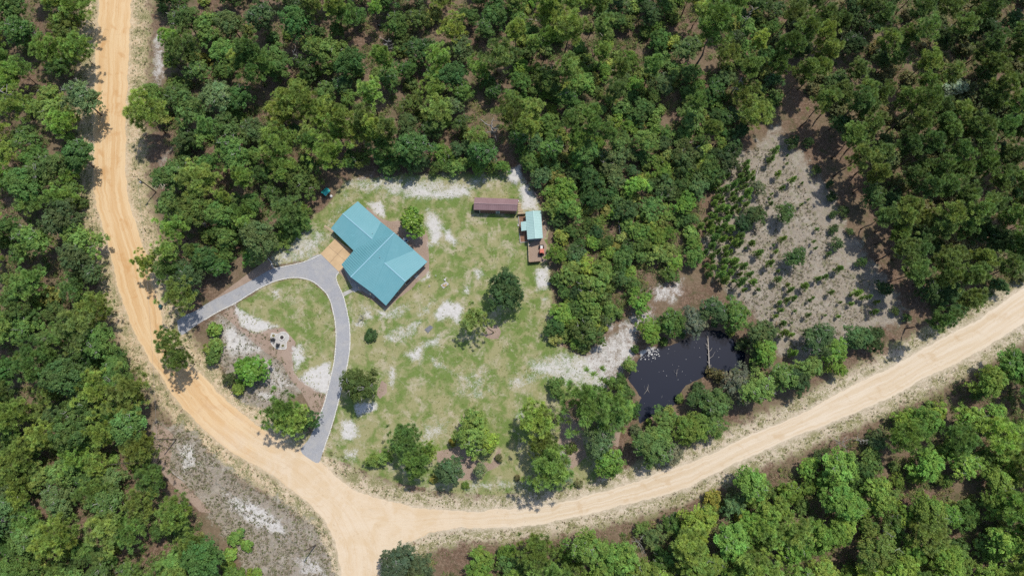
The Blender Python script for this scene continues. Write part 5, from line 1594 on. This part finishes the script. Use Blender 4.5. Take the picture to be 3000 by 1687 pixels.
# ------------------------------------------------------------------ label every woodland tree by its look and its place among its neighbours
MARKS = [(x * VS, y * VS, t) for x, y, t in (
    (0, 0, 'the top left corner'), (285, 0, 'the top end of the orange road'), (640, 0, 'the top edge left of the house'), (975, 60, 'the fallen log near the top edge'), (1240, 315, 'the white dead tree above the sheds'),
    (1460, 20, 'the straw gap at the top edge'), (1800, 60, 'the straw gap right of the top middle'), (1865, 200, 'the broken pale snag'), (2270, 60, 'the straw gap at upper right'), (2576, 0, 'the top right corner'),
    (2410, 215, 'the white flowering tree'), (2576, 420, 'the right edge above the pale road'), (2480, 700, 'the right end of the pale road'), (2200, 560, 'the right side of the dry clearing'), (1940, 310, 'the top of the dry clearing'),
    (30, 270, 'the bare snag at the left edge'), (0, 600, 'the middle of the left edge'), (190, 700, 'the left bend of the orange road'), (0, 1000, 'the lower left edge'), (340, 1010, 'the orange road below the bend'), (380, 1165, 'the bare trunk by the lower clearing'),
    (0, 1449, 'the bottom left corner'), (430, 1400, 'the bottom edge left of the bare clearing'), (660, 240, 'the long straw gap above the house'), (400, 290, 'the oak by the orange road'), (470, 540, 'the roadside pole'), (820, 485, 'the little teal pump house'),
    (600, 680, 'the western arm of the driveway'), (1000, 400, 'the sandy top of the lawn'), (800, 200, 'the middle of the upper left wood'), (1110, 200, 'the upper middle wood'), (1290, 440, 'the white sand pile'), (1345, 570, 'the mint green shed'), (1430, 860, 'the sandy track by the pond'),
    (1600, 480, 'the upper middle of the thicket'), (1560, 640, 'the lower middle of the thicket'), (1700, 560, 'the right half of the thicket'), (1450, 480, 'the upper left of the thicket'), (1640, 250, 'the pine with the tall bare trunk'), (1140, 1420, 'the road junction'), (1450, 1400, 'the pale road below the lawn'), (1800, 1280, 'the pale road below the pond'), (1700, 1449, 'the bottom edge below the pond'),
    (2100, 1449, 'the bottom edge right of the pond'), (2250, 1060, 'the shaded roadside oaks at lower right'), (2576, 1449, 'the bottom right corner'), (2560, 1000, 'the right edge below the pale road'), (1720, 700, 'the brush above the pond'), (1790, 500, 'the upper end of the dry clearing pines'), (1830, 560, 'the crowded pines'), (1800, 640, 'the lower left of the dry clearing'), (1870, 690, 'the middle of the dry clearing'), (1960, 420, 'the upper dry clearing'), (2000, 560, 'the round dark clearing tree'), (2110, 780, 'the lower dry clearing'), (2010, 760, 'the bare middle of the lower clearing'), (2170, 730, 'the right corner of the dry clearing'))]
ORD = ['', 'second', 'third', 'fourth', 'fifth', 'sixth', 'seventh', 'eighth', 'ninth', 'tenth', 'eleventh', 'twelfth', 'thirteenth', 'fourteenth', 'fifteenth', 'sixteenth', 'seventeenth', 'eighteenth', 'nineteenth', 'twentieth']
NOUN = {'small_tree': 'bushy tree', 'pine_tree': 'pine', 'oak_tree': 'oak', 'shrub': 'shrub', 'young_pine': 'young pine'}
HUE = {'oak': 'green', 'oak_bright': 'bright green', 'oak_dark': 'dark green', 'oak_grey': 'grey-green', 'pine': 'yellow-green', 'pine_dark': 'dull green', 'shrub': 'leafy', 'shrub_dull': 'dull', 'yellow': 'yellow', 'ypine': 'fresh green'}
def words16(t, size):
    return t if len(t.split()) <= 16 else t.replace(size + ' ', '', 1)
_by = {}
for o, nm, x, y, pal, sz in WOODS:
    d, i = min(((x - mx) ** 2 + (y - my) ** 2, i) for i, (mx, my, t) in enumerate(MARKS))
    _by.setdefault((nm, i), []).append((d, o, pal, sz))
for (nm, i), lst in _by.items():
    lst.sort(key=lambda q: q[0])
    for k, (d, o, pal, sz) in enumerate(lst):
        size = 'broad' if sz > .66 else ('narrow' if sz < .33 else 'mid-sized')
        place = MARKS[i][2]
        if k >= len(ORD): continue
        rank = 'first' if k == 0 else ORD[k]
        if nm == 'small_tree': size = {'broad': 'big', 'narrow': 'low', 'mid-sized': 'bushy'}[size]; NOUN[nm] = 'tree'
        o['label'] = words16(f'{size} {HUE[pal]} {NOUN[nm]}, {rank} {NOUN[nm].split()[-1]} out from {place}', size)
# ------------------------------------------------------------------ undergrowth and weeds (nobody could count these)
def scatter(name, zones, n, rad, hgt, K, leaf, pal, label, seed, avoid=True, clear=()):
    g = np.random.default_rng(seed)
    pts = []
    for zone, share in zones:
        xs = [p[0] for p in zone]; ys = [p[1] for p in zone]
        m = int(n * share * 5)
        x, y = g.uniform(min(xs), max(xs), m), g.uniform(min(ys), max(ys), m)
        ok = sdist(zone, x, y) > 0
        if avoid:
            for gx, gy, gr in GAPS: ok &= (x - gx) ** 2 + (y - gy) ** 2 > (gr * .5) ** 2
        ok &= vnoise(x, y, 38, seed + 1) + .5 * vnoise(x, y, 12, seed + 2) > .50
        for rp in ROAD_POLYS: ok &= sdist(rp, x, y) < -6
        ok &= sdist(DRIVE, x, y) < -3
        ok &= sdist(POND, x, y) < 2
        for cp in clear: ok &= sdist(cp, x, y) < 0
        x, y = x[ok][:int(n * share)], y[ok][:int(n * share)]
        pts.append(np.stack((x, y), -1))
    pts = np.concatenate(pts)
    cen = np.array([W(a, b)[:] for a, b in pts])
    N = len(cen)
    r = rad[0] + (rad[1] - rad[0]) * g.random(N) ** 1.5
    h = hgt[0] + (hgt[1] - hgt[0]) * g.random(N)
    ci = np.repeat(np.arange(N), K)
    d = unit_rows(g.normal(size=(N * K, 3)))
    d[:, 2] = np.abs(d[:, 2])
    rr = (.35 + .65 * g.random(N * K) ** .5)[:, None]
    pos = cen[ci] + d * rr * np.stack((r, r, h), -1)[ci]
    pos[:, 2] += .02
    nrm = unit_rows(d * .6 + g.normal(size=(N * K, 3)) * .5 + np.array((0, 0, .6)))
    v, f = leaf_quads(pos, nrm, leaf * (.6 + .8 * g.random(N * K)), g, .6)
    pal = np.array(pal)
    col = pal[g.integers(len(pal), size=N)] * (.75 + .5 * g.random((N, 1)))
    col = col[ci] * (.8 + .4 * g.random((N * K, 1)))
    me = np_mesh(name, v, f, {'tone': np.repeat(col, 4, 0)}, MAT['leaf'])
    o = obj(name, me)
    o.color = (1, 1, 1, 1)
    return tag(o, label, 'plants', None, 'stuff')
UG = [(.17, .25, .065), (.14, .22, .055), (.21, .25, .085), (.24, .22, .11), (.12, .18, .055), (.27, .27, .09)]
scatter('undergrowth', [(ZL, .14), (ZT, .17), (ZM, .18), (ZR, .25), (ZB, .16), (ZS, .10)], 15500, (.5, 1.8), (.35, 1.2), 40, .15, UG, 'low green undergrowth on the woodland floor', 21)
WD = [(.22, .23, .09), (.18, .21, .075), (.30, .27, .13), (.22, .15, .09), (.17, .12, .075), (.15, .20, .065)]
VERGE = []
for a, b in ((ROAD_W_L, -1), (ROAD_W_R, 1)):
    VERGE.append(([(x + (-78 if b < 0 else -2), y + (30 if b < 0 and y > 1050 else 0) - (30 if b > 0 and y > 1050 else 0)) for x, y in a] + [(x + (2 if b < 0 else 70), y + (0 if b < 0 else -40 if y > 1050 else 0)) for x, y in a[::-1]], .25))
VERGE.append(([(x, y - 62) for x, y in ROAD_E_N] + ROAD_E_N[::-1], .22))
VERGE.append((ROAD_E_S + [(x, y + 75) for x, y in ROAD_E_S[::-1]], .28))
scatter('roadside_weeds', VERGE, 9000, (.14, .5), (.06, .3), 12, .09, WD, 'sparse weeds and dry tufts along the dirt road edges', 22, False)
DC = [(YC, .5), (DRY[1][0], .4), (DRY[2][0], .1)]
scatter('clearing_tufts', DC, 5200, (.12, .65), (.08, .45), 14, .09, [(.19, .20, .08), (.15, .17, .06), (.24, .20, .13), (.30, .25, .18)], 'scattered low tufts on the dry clearings', 23, False)
scatter('lawn_tufts', [(LAWN[0], .85), (LAWN[1], .15)], 2600, (.12, .45), (.02, .05), 12, .075, [(.27, .31, .10), (.32, .34, .13), (.40, .38, .20), (.24, .29, .09)], 'uneven grass tufts in the patchy lawn', 24, False, [p for p, a, b in MULCH[:6]] + [PAD])
